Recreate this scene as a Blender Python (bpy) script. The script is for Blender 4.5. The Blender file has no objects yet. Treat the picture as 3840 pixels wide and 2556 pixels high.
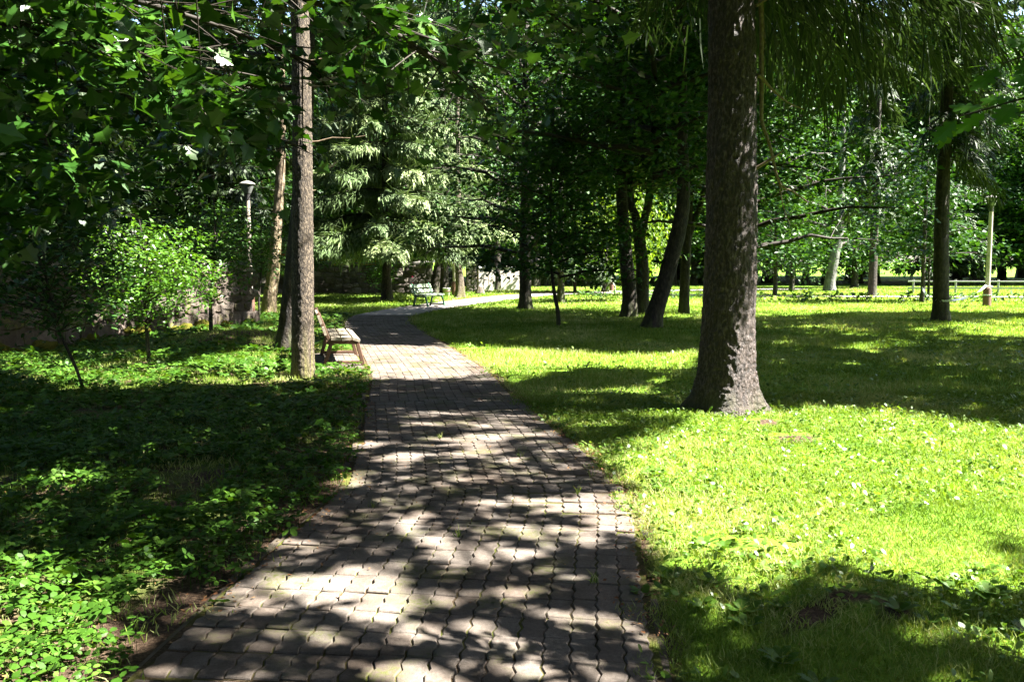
import bpy, math, random
import numpy as np
from mathutils import Vector, Matrix

R = math.radians
rng = np.random.default_rng(7)
random.seed(7)
scene = bpy.context.scene
COL = scene.collection

# ------------------------------------------------------------------ camera
F_PX, CAM_H = 3325.0, 1.65
PITCH = math.atan(298.0 / F_PX)
cam_d = bpy.data.cameras.new('camera')
cam = bpy.data.objects.new('camera', cam_d)
COL.objects.link(cam)
cam_d.sensor_width = 36.0
cam_d.lens = 36.0 * F_PX / 3840.0
cam_d.clip_start = 0.05
cam_d.clip_end = 3000.0
cam.location = (0, 0, CAM_H)
cam.rotation_euler = (math.pi / 2 - PITCH, 0, 0)
scene.camera = cam

# ------------------------------------------------------------------ sky, sun, exposure
SUN_AZ, SUN_EL = 95.0, 48.0            # clockwise from the view direction (+Y)
world = bpy.data.worlds.new('World')
scene.world = world
world.use_nodes = True
wn = world.node_tree
wn.nodes.clear()
sky = wn.nodes.new('ShaderNodeTexSky')
sky.sky_type = 'NISHITA'
sky.sun_disc = False
sky.sun_elevation = R(SUN_EL)
sky.sun_rotation = R(SUN_AZ)
sky.air_density = 1.0
sky.dust_density = 1.5
bg = wn.nodes.new('ShaderNodeBackground')
bg.inputs['Strength'].default_value = 0.05
wo = wn.nodes.new('ShaderNodeOutputWorld')
wn.links.new(sky.outputs[0], bg.inputs[0])
wn.links.new(bg.outputs[0], wo.inputs[0])
sun_d = bpy.data.lights.new('sun', 'SUN')
sun_d.energy = 5.0
sun_d.angle = R(0.53)
sun_d.color = (1.0, 0.95, 0.86)
sun = bpy.data.objects.new('sun', sun_d)
COL.objects.link(sun)
S = np.array([math.sin(R(SUN_AZ)) * math.cos(R(SUN_EL)), math.cos(R(SUN_AZ)) * math.cos(R(SUN_EL)), math.sin(R(SUN_EL))])
sun.rotation_euler = Vector((-S).tolist()).to_track_quat('-Z', 'Y').to_euler()
sun.location = (30, 5, 40)
vs = scene.view_settings
vs.view_transform = 'Standard'
vs.look = 'None'
vs.exposure = 3.4
vs.gamma = 1.0
vs.use_curve_mapping = False
cy = scene.cycles
cy.max_bounces = 6
cy.diffuse_bounces = 1
cy.glossy_bounces = 2
cy.transmission_bounces = 4
cy.transparent_max_bounces = 4
cy.caustics_reflective = False
cy.caustics_refractive = False
cy.use_denoising = True
cy.use_adaptive_sampling = True
cy.sample_clamp_indirect = 4.0


# ------------------------------------------------------------------ helpers: projection, noise
def G(px, py):
    """Ground point seen at a pixel of the 3840 px photograph."""
    b = 1278 - py
    dy = F_PX * math.cos(PITCH) + b * math.sin(PITCH)
    dz = -F_PX * math.sin(PITCH) + b * math.cos(PITCH)
    t = -CAM_H / dz
    return ((px - 1920) * t, dy * t)


def hsh(ix, iy, iz, seed):
    n = (ix * 374761393 + iy * 668265263 + iz * 2147483647 + seed * 1274126177) & 0xFFFFFFFF
    n = ((n ^ (n >> 13)) * 1274126177) & 0xFFFFFFFF
    return ((n ^ (n >> 16)) & 0xFFFF) / 65535.0


def vnoise(p, seed=0):
    p = np.asarray(p, dtype=np.float64)
    i = np.floor(p).astype(np.int64)
    f = p - i
    u = f * f * (3 - 2 * f)
    out = 0
    for dx in (0, 1):
        for dy in (0, 1):
            for dz in (0, 1):
                w = (u[..., 0] if dx else 1 - u[..., 0]) * (u[..., 1] if dy else 1 - u[..., 1]) * (u[..., 2] if dz else 1 - u[..., 2])
                out = out + w * hsh(i[..., 0] + dx, i[..., 1] + dy, i[..., 2] + dz, seed)
    return out


def fbm(p, seed=0, oct=3):
    p = np.asarray(p, dtype=np.float64)
    a, s, t = 1.0, 0.0, 0.0
    for k in range(oct):
        s = s + a * vnoise(p * (2 ** k), seed + 13 * k)
        t += a
        a *= 0.5
    return s / t


def noise2(x, y, sc, seed=0, oct=2):
    return fbm(np.stack([np.asarray(x) * sc, np.asarray(y) * sc, np.zeros_like(np.asarray(x, dtype=float))], -1), seed, oct)


def in_poly(x, y, poly):
    x = np.asarray(x); y = np.asarray(y)
    c = np.zeros(x.shape, bool)
    n = len(poly)
    for i in range(n):
        x1, y1 = poly[i]; x2, y2 = poly[(i + 1) % n]
        if y1 == y2:
            continue
        hit = ((y1 > y) != (y2 > y)) & (x < (x2 - x1) * (y - y1) / (y2 - y1) + x1)
        c ^= hit
    return c


# ------------------------------------------------------------------ helpers: objects and meshes
def link(name, data, parent=None, loc=None):
    o = bpy.data.objects.new(name, data)
    COL.objects.link(o)
    if parent is not None:
        o.parent = parent
    if loc is not None:
        o.location = loc
    return o


def tag(o, label=None, cat=None, group=None, kind=None):
    if label: o['label'] = label
    if cat: o['category'] = cat
    if group: o['group'] = group
    if kind: o['kind'] = kind
    return o


def thing(name, label, cat, loc=(0, 0, 0), rz=0.0, group=None):
    o = link(name, None)
    o.empty_display_size = 0.1
    o.location = loc
    o.rotation_euler = (0, 0, rz)
    return tag(o, label, cat, group)


def copy_tree(root):
    r = root.copy(); COL.objects.link(r)
    for ch in root.children:
        c = ch.copy(); COL.objects.link(c); c.parent = r
        for g in ch.children:
            d = g.copy(); COL.objects.link(d); d.parent = c
    return r


class Geo:
    """Collects triangles and quads from numpy blocks into one mesh."""
    def __init__(s):
        s.v, s.f, s.a, s.n = [], [], [], 0

    def add(s, V, Fa, rnd=None):
        V = np.asarray(V, dtype=np.float32).reshape(-1, 3)
        Fa = np.asarray(Fa, dtype=np.int32)
        s.v.append(V)
        s.f.append(Fa + s.n)
        if rnd is None:
            rnd = np.full(len(V), 0.5, np.float32)
        s.a.append(np.asarray(rnd, np.float32))
        s.n += len(V)
        return s

    def mesh(s, name, mat, smooth=False, mats=None):
        me = bpy.data.meshes.new(name)
        if s.n:
            V = np.concatenate(s.v)
            loops = np.concatenate([f.ravel() for f in s.f])
            tot = np.concatenate([np.full(len(f), f.shape[1], np.int32) for f in s.f])
            start = np.concatenate([[0], np.cumsum(tot)[:-1]]).astype(np.int32)
            me.vertices.add(len(V)); me.vertices.foreach_set('co', V.ravel())
            me.loops.add(len(loops)); me.loops.foreach_set('vertex_index', loops)
            me.polygons.add(len(tot)); me.polygons.foreach_set('loop_start', start)
            try:
                me.polygons.foreach_set('loop_total', tot)
            except Exception:
                pass
            at = me.attributes.new('rnd', 'FLOAT', 'POINT')
            at.data.foreach_set('value', np.concatenate(s.a))
            me.polygons.foreach_set('use_smooth', np.full(len(tot), smooth))
            me.update(calc_edges=True)
            me.validate()
        if mat:
            me.materials.append(mat)
        return me

    def obj(s, name, mat, parent=None, smooth=False, loc=None):
        return link(name, s.mesh(name, mat, smooth), parent, loc)


def box(g, x0, x1, y0, y1, z0, z1, M=None, rnd=None):
    V = np.array([[x0, y0, z0], [x1, y0, z0], [x1, y1, z0], [x0, y1, z0], [x0, y0, z1], [x1, y0, z1], [x1, y1, z1], [x0, y1, z1]], float)
    if M is not None:
        V = V @ np.array(M.to_3x3()).T + np.array(M.translation)
    g.add(V, [[0, 3, 2, 1], [4, 5, 6, 7], [0, 1, 5, 4], [1, 2, 6, 5], [2, 3, 7, 6], [3, 0, 4, 7]], None if rnd is None else np.full(8, rnd))
    return g


def bar(g, a, b, w, t, up=(0, 0, 1), rnd=None, bev=0.15):
    """A bevelled timber from a to b: w wide (sideways), t thick (along up)."""
    a = Vector(a); b = Vector(b)
    d = (b - a).normalized()
    u = Vector(up)
    sx = d.cross(u).normalized()
    u = sx.cross(d).normalized()
    c = min(w, t) * bev
    prof = [(-w / 2 + c, -t / 2), (w / 2 - c, -t / 2), (w / 2, -t / 2 + c), (w / 2, t / 2 - c), (w / 2 - c, t / 2), (-w / 2 + c, t / 2), (-w / 2, t / 2 - c), (-w / 2, -t / 2 + c)]
    V = [list(a + sx * x + u * y) for x, y in prof] + [list(b + sx * x + u * y) for x, y in prof]
    n = len(prof)
    g.add(V, [[i, (i + 1) % n, n + (i + 1) % n, n + i] for i in range(n)], None if rnd is None else np.full(2 * n, rnd))
    k = g.n - 2 * n
    g.f.append(np.array([[k + i for i in range(n)][::-1], [k + n + i for i in range(n)]], np.int32))
    return g


def tube(g, pts, rad, sides=8, rnd=None, cap=True):
    P = np.asarray(pts, float)
    rad = np.asarray(rad, float)
    T = np.gradient(P, axis=0)
    T /= np.linalg.norm(T, axis=1)[:, None] + 1e-9
    ref = np.array([1.0, 0.13, 0.0]) if abs(T[:, 2]).mean() > 0.6 else np.array([0.0, 0.0, 1.0])
    X = np.cross(T, ref); X /= np.linalg.norm(X, axis=1)[:, None] + 1e-9
    Y = np.cross(T, X)
    a = np.linspace(0, 2 * np.pi, sides, endpoint=False)
    V = P[:, None, :] + rad[:, None, None] * (np.cos(a)[None, :, None] * X[:, None, :] + np.sin(a)[None, :, None] * Y[:, None, :])
    n = len(P)
    i = np.arange(n - 1)[:, None] * sides
    j = np.arange(sides)[None, :]
    j2 = (j + 1) % sides
    Fq = np.stack([i + j, i + j2, i + sides + j2, i + sides + j], -1).reshape(-1, 4)
    g.add(V.reshape(-1, 3), Fq, None if rnd is None else np.full(n * sides, rnd))
    return g


def lathe(g, prof, sides=16, c=(0, 0, 0), rnd=None):
    prof = np.asarray(prof, float)
    a = np.linspace(0, 2 * np.pi, sides, endpoint=False)
    V = np.stack([prof[:, 0][:, None] * np.cos(a) + c[0], prof[:, 0][:, None] * np.sin(a) + c[1], np.repeat(prof[:, 1][:, None], sides, 1) + c[2]], -1)
    n = len(prof)
    i = np.arange(n - 1)[:, None] * sides
    j = np.arange(sides)[None, :]
    j2 = (j + 1) % sides
    g.add(V.reshape(-1, 3), np.stack([i + j, i + j2, i + sides + j2, i + sides + j], -1).reshape(-1, 4), None if rnd is None else np.full(n * sides, rnd))
    return g


def spline(pts, n):
    """Catmull-Rom through pts (any columns), n samples."""
    P = np.asarray(pts, float)
    P = np.vstack([2 * P[0] - P[1], P, 2 * P[-1] - P[-2]])
    m = len(P) - 3
    t = np.linspace(0, m - 1e-6, n)
    i = t.astype(int); f = (t - i)[:, None]
    a, b, c, d = P[i], P[i + 1], P[i + 2], P[i + 3]
    return 0.5 * (2 * b + (c - a) * f + (2 * a - 5 * b + 4 * c - d) * f ** 2 + (3 * b - a - 3 * c + d) * f ** 3)


# ------------------------------------------------------------------ materials
def new_mat(name):
    m = bpy.data.materials.new(name)
    m.use_nodes = True
    nt = m.node_tree
    nt.nodes.clear()
    return m, nt, nt.nodes, nt.links


def ramp(nt, stops, fac):
    r = nt.nodes.new('ShaderNodeValToRGB')
    el = r.color_ramp.elements
    while len(el) < len(stops):
        el.new(0.5)
    for e, (p, c) in zip(el, stops):
        e.position = p
        e.color = (c[0], c[1], c[2], 1)
    nt.links.new(fac, r.inputs[0])
    return r.outputs[0]


def tex_noise(nt, scale, detail=3, vec=None, rough=0.55):
    t = nt.nodes.new('ShaderNodeTexNoise')
    t.inputs['Scale'].default_value = scale
    t.inputs['Detail'].default_value = detail
    t.inputs['Roughness'].default_value = rough
    if vec is not None:
        nt.links.new(vec, t.inputs['Vector'])
    return t.outputs['Fac']


def pos(nt, sc=(1, 1, 1), obj=False):
    if obj:
        c = nt.nodes.new('ShaderNodeTexCoord').outputs['Object']
    else:
        c = nt.nodes.new('ShaderNodeNewGeometry').outputs['Position']
    m = nt.nodes.new('ShaderNodeMapping')
    m.inputs['Scale'].default_value = sc
    nt.links.new(c, m.inputs['Vector'])
    return m.outputs[0]


def bump(nt, h, strength=0.5, dist=0.02):
    b = nt.nodes.new('ShaderNodeBump')
    b.inputs['Strength'].default_value = strength
    b.inputs['Distance'].default_value = dist
    nt.links.new(h, b.inputs['Height'])
    return b.outputs[0]


def mixc(nt, a, b, fac, mode='MIX'):
    m = nt.nodes.new('ShaderNodeMix')
    m.data_type = 'RGBA'
    m.blend_type = mode
    for s, v in ((6, a), (7, b)):
        if isinstance(v, tuple):
            m.inputs[s].default_value = (*v[:3], 1)
        else:
            nt.links.new(v, m.inputs[s])
    if isinstance(fac, float):
        m.inputs[0].default_value = fac
    else:
        nt.links.new(fac, m.inputs[0])
    return m.outputs[2]


def math_n(nt, op, a, b=None):
    m = nt.nodes.new('ShaderNodeMath')
    m.operation = op
    for i, v in enumerate((a, b)):
        if v is None: continue
        if isinstance(v, (int, float)):
            m.inputs[i].default_value = v
        else:
            nt.links.new(v, m.inputs[i])
    return m.outputs[0]


def mat_leaf(name, dark, mid, light, trans=0.4, rough=0.42, spec=0.5, tint=(1.25, 1.15, 0.35), obj_var=0.25):
    m, nt, N, L = new_mat(name)
    at = N.new('ShaderNodeAttribute'); at.attribute_name = 'rnd'
    col = ramp(nt, [(0.0, dark), (0.5, mid), (1.0, light)], at.outputs['Fac'])
    oi = N.new('ShaderNodeObjectInfo')
    k = math_n(nt, 'ADD', math_n(nt, 'MULTIPLY', oi.outputs['Random'], obj_var), 1 - obj_var * 0.5)
    hs = N.new('ShaderNodeHueSaturation')
    L.new(col, hs.inputs['Color']); L.new(k, hs.inputs['Value'])
    col = hs.outputs[0]
    p = N.new('ShaderNodeBsdfPrincipled')
    L.new(col, p.inputs['Base Color'])
    p.inputs['Roughness'].default_value = rough
    p.inputs['Specular IOR Level'].default_value = spec
    tr = N.new('ShaderNodeBsdfTranslucent')
    L.new(mixc(nt, col, tint, 1.0, 'MULTIPLY'), tr.inputs['Color'])
    mx = N.new('ShaderNodeMixShader')
    mx.inputs[0].default_value = trans
    L.new(p.outputs[0], mx.inputs[1]); L.new(tr.outputs[0], mx.inputs[2])
    o = N.new('ShaderNodeOutputMaterial')
    L.new(mx.outputs[0], o.inputs[0])
    return m


def principled(nt, col, rough=0.8, spec=0.3, normal=None, metal=0.0, coat=0.0):
    p = nt.nodes.new('ShaderNodeBsdfPrincipled')
    if isinstance(col, tuple):
        p.inputs['Base Color'].default_value = (*col[:3], 1)
    else:
        nt.links.new(col, p.inputs['Base Color'])
    p.inputs['Roughness'].default_value = rough
    p.inputs['Specular IOR Level'].default_value = spec
    p.inputs['Metallic'].default_value = metal
    p.inputs['Coat Weight'].default_value = coat
    if normal is not None:
        nt.links.new(normal, p.inputs['Normal'])
    o = nt.nodes.new('ShaderNodeOutputMaterial')
    nt.links.new(p.outputs[0], o.inputs[0])
    return p


def mat_bark(name, c0, c1, c2, sc=14.0, moss=None, moss_h=0.6, rough=0.75, spec=0.35, bs=0.9):
    m, nt, N, L = new_mat(name)
    v = pos(nt, (1, 1, 0.45))
    v2 = pos(nt, (1, 1, 0.6))
    n1 = tex_noise(nt, sc, 5, v, 0.65)
    n2 = tex_noise(nt, sc * 3.2, 3, v2)
    n3 = tex_noise(nt, 2.2, 2, v2)
    h = math_n(nt, 'ADD', n1, math_n(nt, 'MULTIPLY', n2, 0.35))
    col = ramp(nt, [(0.40, c0), (0.51, c1), (0.63, c2)], n1)
    col = mixc(nt, col, tuple(x * 0.6 for x in c1), math_n(nt, 'MULTIPLY', n3, 0.5))
    at = N.new('ShaderNodeAttribute'); at.attribute_name = 'rnd'
    if moss:
        sep = N.new('ShaderNodeSeparateXYZ')
        L.new(N.new('ShaderNodeNewGeometry').outputs['Position'], sep.inputs[0])
        mr = N.new('ShaderNodeMapRange')
        mr.inputs['From Min'].default_value = moss_h * 1.6; mr.inputs['From Max'].default_value = 0.0
        mr.inputs['To Min'].default_value = 0.0; mr.inputs['To Max'].default_value = 1.0
        L.new(sep.outputs[2], mr.inputs[0])
        k = math_n(nt, 'MULTIPLY', mr.outputs[0], ramp(nt, [(0.42, (0, 0, 0)), (0.58, (1, 1, 1))], tex_noise(nt, 5, 4)))
        col = mixc(nt, col, moss, k)
    principled(nt, col, rough, spec, bump(nt, h, bs, 0.05))
    return m


def mat_plain(name, col, col2=None, sc=8.0, rough=0.7, spec=0.3, bs=0.2, metal=0.0, coat=0.0, stretch=(1, 1, 1), rnd_k=0.0):
    m, nt, N, L = new_mat(name)
    v = pos(nt, stretch, obj=True)
    n = tex_noise(nt, sc, 5, v, 0.6)
    c = ramp(nt, [(0.3, col2 or tuple(x * 0.7 for x in col)), (0.65, col)], n)
    if rnd_k:
        at = N.new('ShaderNodeAttribute'); at.attribute_name = 'rnd'
        k = math_n(nt, 'ADD', math_n(nt, 'MULTIPLY', at.outputs['Fac'], rnd_k), 1 - rnd_k * 0.5)
        hs = N.new('ShaderNodeHueSaturation'); L.new(c, hs.inputs['Color']); L.new(k, hs.inputs['Value'])
        c = hs.outputs[0]
    principled(nt, c, rough, spec, bump(nt, n, bs, 0.01), metal, coat)
    return m


def mat_piece(name, a, b, c, moss=None, sc=40.0, rough=0.85, moss_lo=0.55):
    """Pavers and stones: colour differs from piece to piece."""
    m, nt, N, L = new_mat(name)
    at = N.new('ShaderNodeAttribute'); at.attribute_name = 'rnd'
    oi = N.new('ShaderNodeObjectInfo')
    k = math_n(nt, 'FRACT', math_n(nt, 'ADD', at.outputs['Fac'], oi.outputs['Random']))
    col = ramp(nt, [(0.0, a), (0.5, b), (1.0, c)], k)
    v = pos(nt)
    n = tex_noise(nt, sc, 6, v, 0.7)
    n2 = tex_noise(nt, 3.0, 4, v)
    n3 = tex_noise(nt, 220.0, 2, v)
    col = mixc(nt, col, ramp(nt, [(0.25, (0.45, 0.42, 0.4)), (0.6, (1, 1, 1))], n), 0.8, 'MULTIPLY')
    col = mixc(nt, col, ramp(nt, [(0.3, (0.6, 0.6, 0.6)), (0.7, (1.15, 1.15, 1.15))], n3), 0.7, 'MULTIPLY')
    n5 = tex_noise(nt, 1.3, 6, v, 0.7)
    col = mixc(nt, col, ramp(nt, [(0.36, (0.5, 0.43, 0.36)), (0.56, (1.05, 1.03, 1.0))], n5), 0.85, 'MULTIPLY')
    if moss:
        col = mixc(nt, col, moss, math_n(nt, 'MULTIPLY', ramp(nt, [(moss_lo, (0, 0, 0)), (moss_lo + 0.12, (1, 1, 1))], n2), ramp(nt, [(0.4, (0, 0, 0)), (0.6, (1, 1, 1))], n)))
    principled(nt, col, rough, 0.3, bump(nt, math_n(nt, 'ADD', n, math_n(nt, 'MULTIPLY', n3, 0.6)), 0.5, 0.006))
    return m


M = {}
M['maple'] = mat_leaf('maple_leaf', (0.010, 0.036, 0.004), (0.022, 0.07, 0.008), (0.06, 0.14, 0.014), 0.28, 0.36, 0.5)
M['canopy'] = mat_leaf('high_canopy_leaf', (0.008, 0.022, 0.004), (0.013, 0.036, 0.006), (0.02, 0.055, 0.009), 0.12, 0.5, 0.3)  # darker, less translucent leaf so the added canopy shades deeply
M['broad'] = mat_leaf('broad_leaf', (0.009, 0.032, 0.005), (0.019, 0.064, 0.009), (0.045, 0.115, 0.016), 0.26, 0.5, 0.28)
M['broad2'] = mat_leaf('broad_leaf_light', (0.016, 0.05, 0.008), (0.034, 0.095, 0.013), (0.07, 0.15, 0.022), 0.3, 0.5, 0.28)
M['willow'] = mat_leaf('willow_leaf', (0.06, 0.13, 0.012), (0.11, 0.19, 0.018), (0.17, 0.25, 0.03), 0.4, 0.5, 0.4)
M['sapling'] = mat_leaf('sapling_leaf', (0.03, 0.09, 0.008), (0.065, 0.16, 0.016), (0.12, 0.24, 0.035), 0.4, 0.36, 0.6)
M['oak'] = mat_leaf('oak_leaf', (0.03, 0.10, 0.01), (0.05, 0.14, 0.012), (0.08, 0.2, 0.018), 0.42, 0.36, 0.6)
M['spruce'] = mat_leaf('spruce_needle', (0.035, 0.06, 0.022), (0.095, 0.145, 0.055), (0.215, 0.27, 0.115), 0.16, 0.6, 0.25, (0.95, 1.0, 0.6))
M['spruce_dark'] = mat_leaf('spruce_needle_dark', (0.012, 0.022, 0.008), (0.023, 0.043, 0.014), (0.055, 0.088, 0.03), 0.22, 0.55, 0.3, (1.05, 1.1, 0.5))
M['grass'] = mat_leaf('grass_blade', (0.065, 0.145, 0.008), (0.175, 0.25, 0.045), (0.42, 0.43, 0.21), 0.36, 0.55, 0.16, (1.15, 1.1, 0.4))
M['weed'] = mat_leaf('weed_leaf', (0.06, 0.14, 0.014), (0.10, 0.20, 0.02), (0.2, 0.30, 0.06), 0.35, 0.4, 0.45)
M['cover'] = mat_leaf('ground_cover_leaf', (0.02, 0.06, 0.006), (0.042, 0.108, 0.01), (0.095, 0.19, 0.024), 0.32, 0.48, 0.22)
M['bark_a'] = mat_bark('spruce_bark', (0.008, 0.0055, 0.004), (0.036, 0.021, 0.015), (0.125, 0.098, 0.088), 40.0, (0.06, 0.06, 0.02), 0.2, 0.58, 0.45)
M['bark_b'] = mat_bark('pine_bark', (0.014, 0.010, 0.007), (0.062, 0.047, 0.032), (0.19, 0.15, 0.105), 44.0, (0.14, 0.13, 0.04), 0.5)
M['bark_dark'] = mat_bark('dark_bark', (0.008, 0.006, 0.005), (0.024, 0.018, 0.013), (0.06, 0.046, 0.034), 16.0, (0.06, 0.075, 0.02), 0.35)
M['bark_moss'] = mat_bark('mossy_bark', (0.05, 0.035, 0.022), (0.16, 0.12, 0.075), (0.30, 0.24, 0.16), 16.0, (0.15, 0.15, 0.02), 1.7)
M['bark_grey'] = mat_bark('grey_bark', (0.05, 0.05, 0.048), (0.11, 0.108, 0.10), (0.18, 0.178, 0.17), 5.0, None, 1, 0.7)
M['twig'] = mat_plain('twig_wood', (0.026, 0.02, 0.013), (0.012, 0.009, 0.006), 30)
M['dead'] = mat_plain('dead_branch', (0.20, 0.15, 0.10), (0.08, 0.055, 0.035), 30)
M['paver'] = mat_piece('paver_concrete', (0.125, 0.103, 0.088), (0.155, 0.134, 0.118), (0.138, 0.123, 0.111), (0.055, 0.06, 0.014), 45.0, moss_lo=0.52)
M['kerb'] = mat_piece('kerb_concrete', (0.09, 0.075, 0.06), (0.12, 0.10, 0.085), (0.13, 0.115, 0.1), (0.05, 0.055, 0.015), 40.0, moss_lo=0.42)
M['stone'] = mat_piece('wall_stone', (0.075, 0.062, 0.053), (0.135, 0.115, 0.10), (0.21, 0.18, 0.16), (0.12, 0.12, 0.025), 12.0)
M['mortar'] = mat_piece('wall_mortar', (0.12, 0.10, 0.09), (0.135, 0.115, 0.105), (0.15, 0.13, 0.115), (0.1, 0.1, 0.03), 14.0)
M['stone_dark'] = mat_piece('dark_wall_stone', (0.06, 0.052, 0.045), (0.13, 0.115, 0.10), (0.24, 0.22, 0.20), (0.05, 0.06, 0.02), 14.0)
M['mortar_dark'] = mat_piece('dark_wall_mortar', (0.10, 0.09, 0.08), (0.11, 0.10, 0.09), (0.12, 0.11, 0.1), (0.04, 0.05, 0.02), 14.0)
M['coping'] = mat_plain('coping_stone', (0.12, 0.11, 0.10), (0.05, 0.048, 0.045), 6)
M['plaster'] = mat_plain('pale_plaster', (0.42, 0.39, 0.34), (0.30, 0.27, 0.23), 3)
M['white_plaster'] = mat_plain('white_plaster', (0.8, 0.8, 0.78), (0.74, 0.74, 0.72), 2)
M['beige_plaster'] = mat_plain('beige_plaster', (0.55, 0.50, 0.38), (0.48, 0.43, 0.33), 2)
M['yellow_plaster'] = mat_plain('yellow_plaster', (0.62, 0.34, 0.06), (0.5, 0.27, 0.05), 2)
M['roof'] = mat_plain('red_roof_tile', (0.36, 0.10, 0.05), (0.2, 0.06, 0.035), 6)
M['glass'] = mat_plain('dark_window_glass', (0.02, 0.025, 0.03), (0.02, 0.022, 0.025), 3, 0.05, 0.8, 0.0)
M['plank'] = mat_plain('worn_pale_plank', (0.27, 0.245, 0.195), (0.14, 0.115, 0.08), 14, 0.65, 0.35, 0.35, stretch=(1, 0.12, 1))
M['brown_wood'] = mat_plain('brown_stained_wood', (0.085, 0.045, 0.026), (0.04, 0.022, 0.013), 16, 0.6, 0.35, 0.3, stretch=(1, 1, 0.2))
M['green_plank'] = mat_plain('pale_green_plank', (0.22, 0.27, 0.19), (0.13, 0.17, 0.11), 14, 0.6, 0.35, 0.3, stretch=(1, 0.12, 1))
M['green_wood'] = mat_plain('green_painted_iron', (0.03, 0.11, 0.06), (0.015, 0.06, 0.035), 12, 0.45, 0.5)
M['pole'] = mat_plain('pale_concrete_pole', (0.30, 0.265, 0.215), (0.21, 0.185, 0.15), 9, 0.75, 0.3, 0.25)
M['pole_base'] = mat_plain('brown_pole_base', (0.13, 0.062, 0.042), (0.07, 0.035, 0.025), 7, 0.6, 0.4)
M['lamp_bowl'] = mat_plain('grey_lamp_bowl', (0.11, 0.115, 0.115), (0.07, 0.073, 0.073), 5, 0.35, 0.5, 0.05)
M['lamp_cap'] = mat_plain('pale_lamp_cap', (0.3, 0.28, 0.25), (0.2, 0.19, 0.17), 5, 0.5, 0.4, 0.05)
M['tape'] = mat_plain('white_barrier_tape', (0.82, 0.82, 0.82), (0.7, 0.7, 0.72), 2, 0.4, 0.5, 0.0)
M['white_paint'] = mat_plain('white_rail_paint', (0.3, 0.295, 0.28), (0.2, 0.195, 0.185), 6, 0.5)
M['grey_paint'] = mat_plain('grey_metal', (0.30, 0.30, 0.31), (0.18, 0.18, 0.19), 8, 0.45, 0.5, 0.1)
M['iron'] = mat_plain('dark_iron', (0.03, 0.028, 0.03), (0.018, 0.017, 0.018), 8, 0.5, 0.5)
M['car_paint'] = mat_plain('dark_red_car_paint', (0.22, 0.015, 0.05), (0.19, 0.012, 0.04), 1, 0.25, 0.5, 0.0, 0.2, 0.8)
M['rubber'] = mat_plain('black_rubber', (0.02, 0.02, 0.02), (0.014, 0.014, 0.014), 20, 0.8)
M['rim'] = mat_plain('alloy_rim', (0.5, 0.5, 0.52), (0.4, 0.4, 0.42), 5, 0.3, 0.5, 0.0, 0.9)
M['light_glass'] = mat_plain('headlight_glass', (0.7, 0.7, 0.72), (0.6, 0.6, 0.62), 5, 0.1, 0.6, 0.0)
M['litter'] = mat_leaf('fallen_leaf', (0.12, 0.05, 0.02), (0.20, 0.09, 0.04), (0.30, 0.18, 0.07), 0.2, 0.6, 0.3, (1, 1, 1))
M['far_path'] = mat_plain('pale_asphalt_path', (0.3, 0.275, 0.25), (0.22, 0.2, 0.18), 2, 0.9)
M['moss'] = mat_plain('cushion_moss', (0.10, 0.095, 0.012), (0.04, 0.045, 0.008), 30, 0.95, 0.1, 0.9)


# ------------------------------------------------------------------ ground plan
PATH_C = spline([(-.50, 1.2), (-.46, 2.4), (-.45, 3.4), (-.33, 4.8), (-.22, 6.1), (-.36, 7.5), (-.56, 8.8), (-.92, 11.0), (-1.2, 12.9), (-2.05, 16.8), (-2.92, 20.4), (-3.62, 23.8), (-3.86, 27.0), (-3.1, 31.5), (-1.5, 37.0), (.6, 42.5), (4.2, 47.0), (10, 50.5), (18, 53)], 900)
PATH_W = np.interp(PATH_C[:, 1], [0, 5.8, 7.5, 9, 12, 30, 60], [2.12, 2.1, 1.98, 1.88, 1.78, 1.85, 2.3])
_seg = np.linalg.norm(np.diff(PATH_C, axis=0), axis=1)
PATH_S = np.concatenate([[0], np.cumsum(_seg)])


def path_dist(x, y):
    """Distance outside the path's edge (negative on the path)."""
    x = np.asarray(x, float); y = np.asarray(y, float)
    out = np.full(x.shape, 1e9)
    C = PATH_C[::4]; W = PATH_W[::4]
    flat = out.ravel(); fx = x.ravel(); fy = y.ravel()
    for a in range(0, len(fx), 20000):
        d = np.sqrt((fx[a:a + 20000, None] - C[None, :, 0]) ** 2 + (fy[a:a + 20000, None] - C[None, :, 1]) ** 2) - W[None, :] / 2
        flat[a:a + 20000] = d.min(1)
    return flat.reshape(x.shape)


def ground_z(x, y, d=None):
    x = np.asarray(x, float); y = np.asarray(y, float)
    if d is None:
        d = path_dist(x, y)
    k = np.clip((d - 0.02) / 0.8, 0, 1)
    z = k * ((noise2(x, y, 0.9, 3, 3) - 0.5) * 0.10 + 0.012)
    z = z * np.clip((np.sqrt((x + 2.83) ** 2 + ((y - 14.62) * 0.6) ** 2) - 0.9) / 0.5, 0, 1)
    mx, my = G(905, 1288)
    z = z + 0.26 * np.exp(-(((x - mx) / 1.3) ** 2 + ((y - my) / 0.8) ** 2)) * np.clip(d, 0, 1)
    return z


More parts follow.
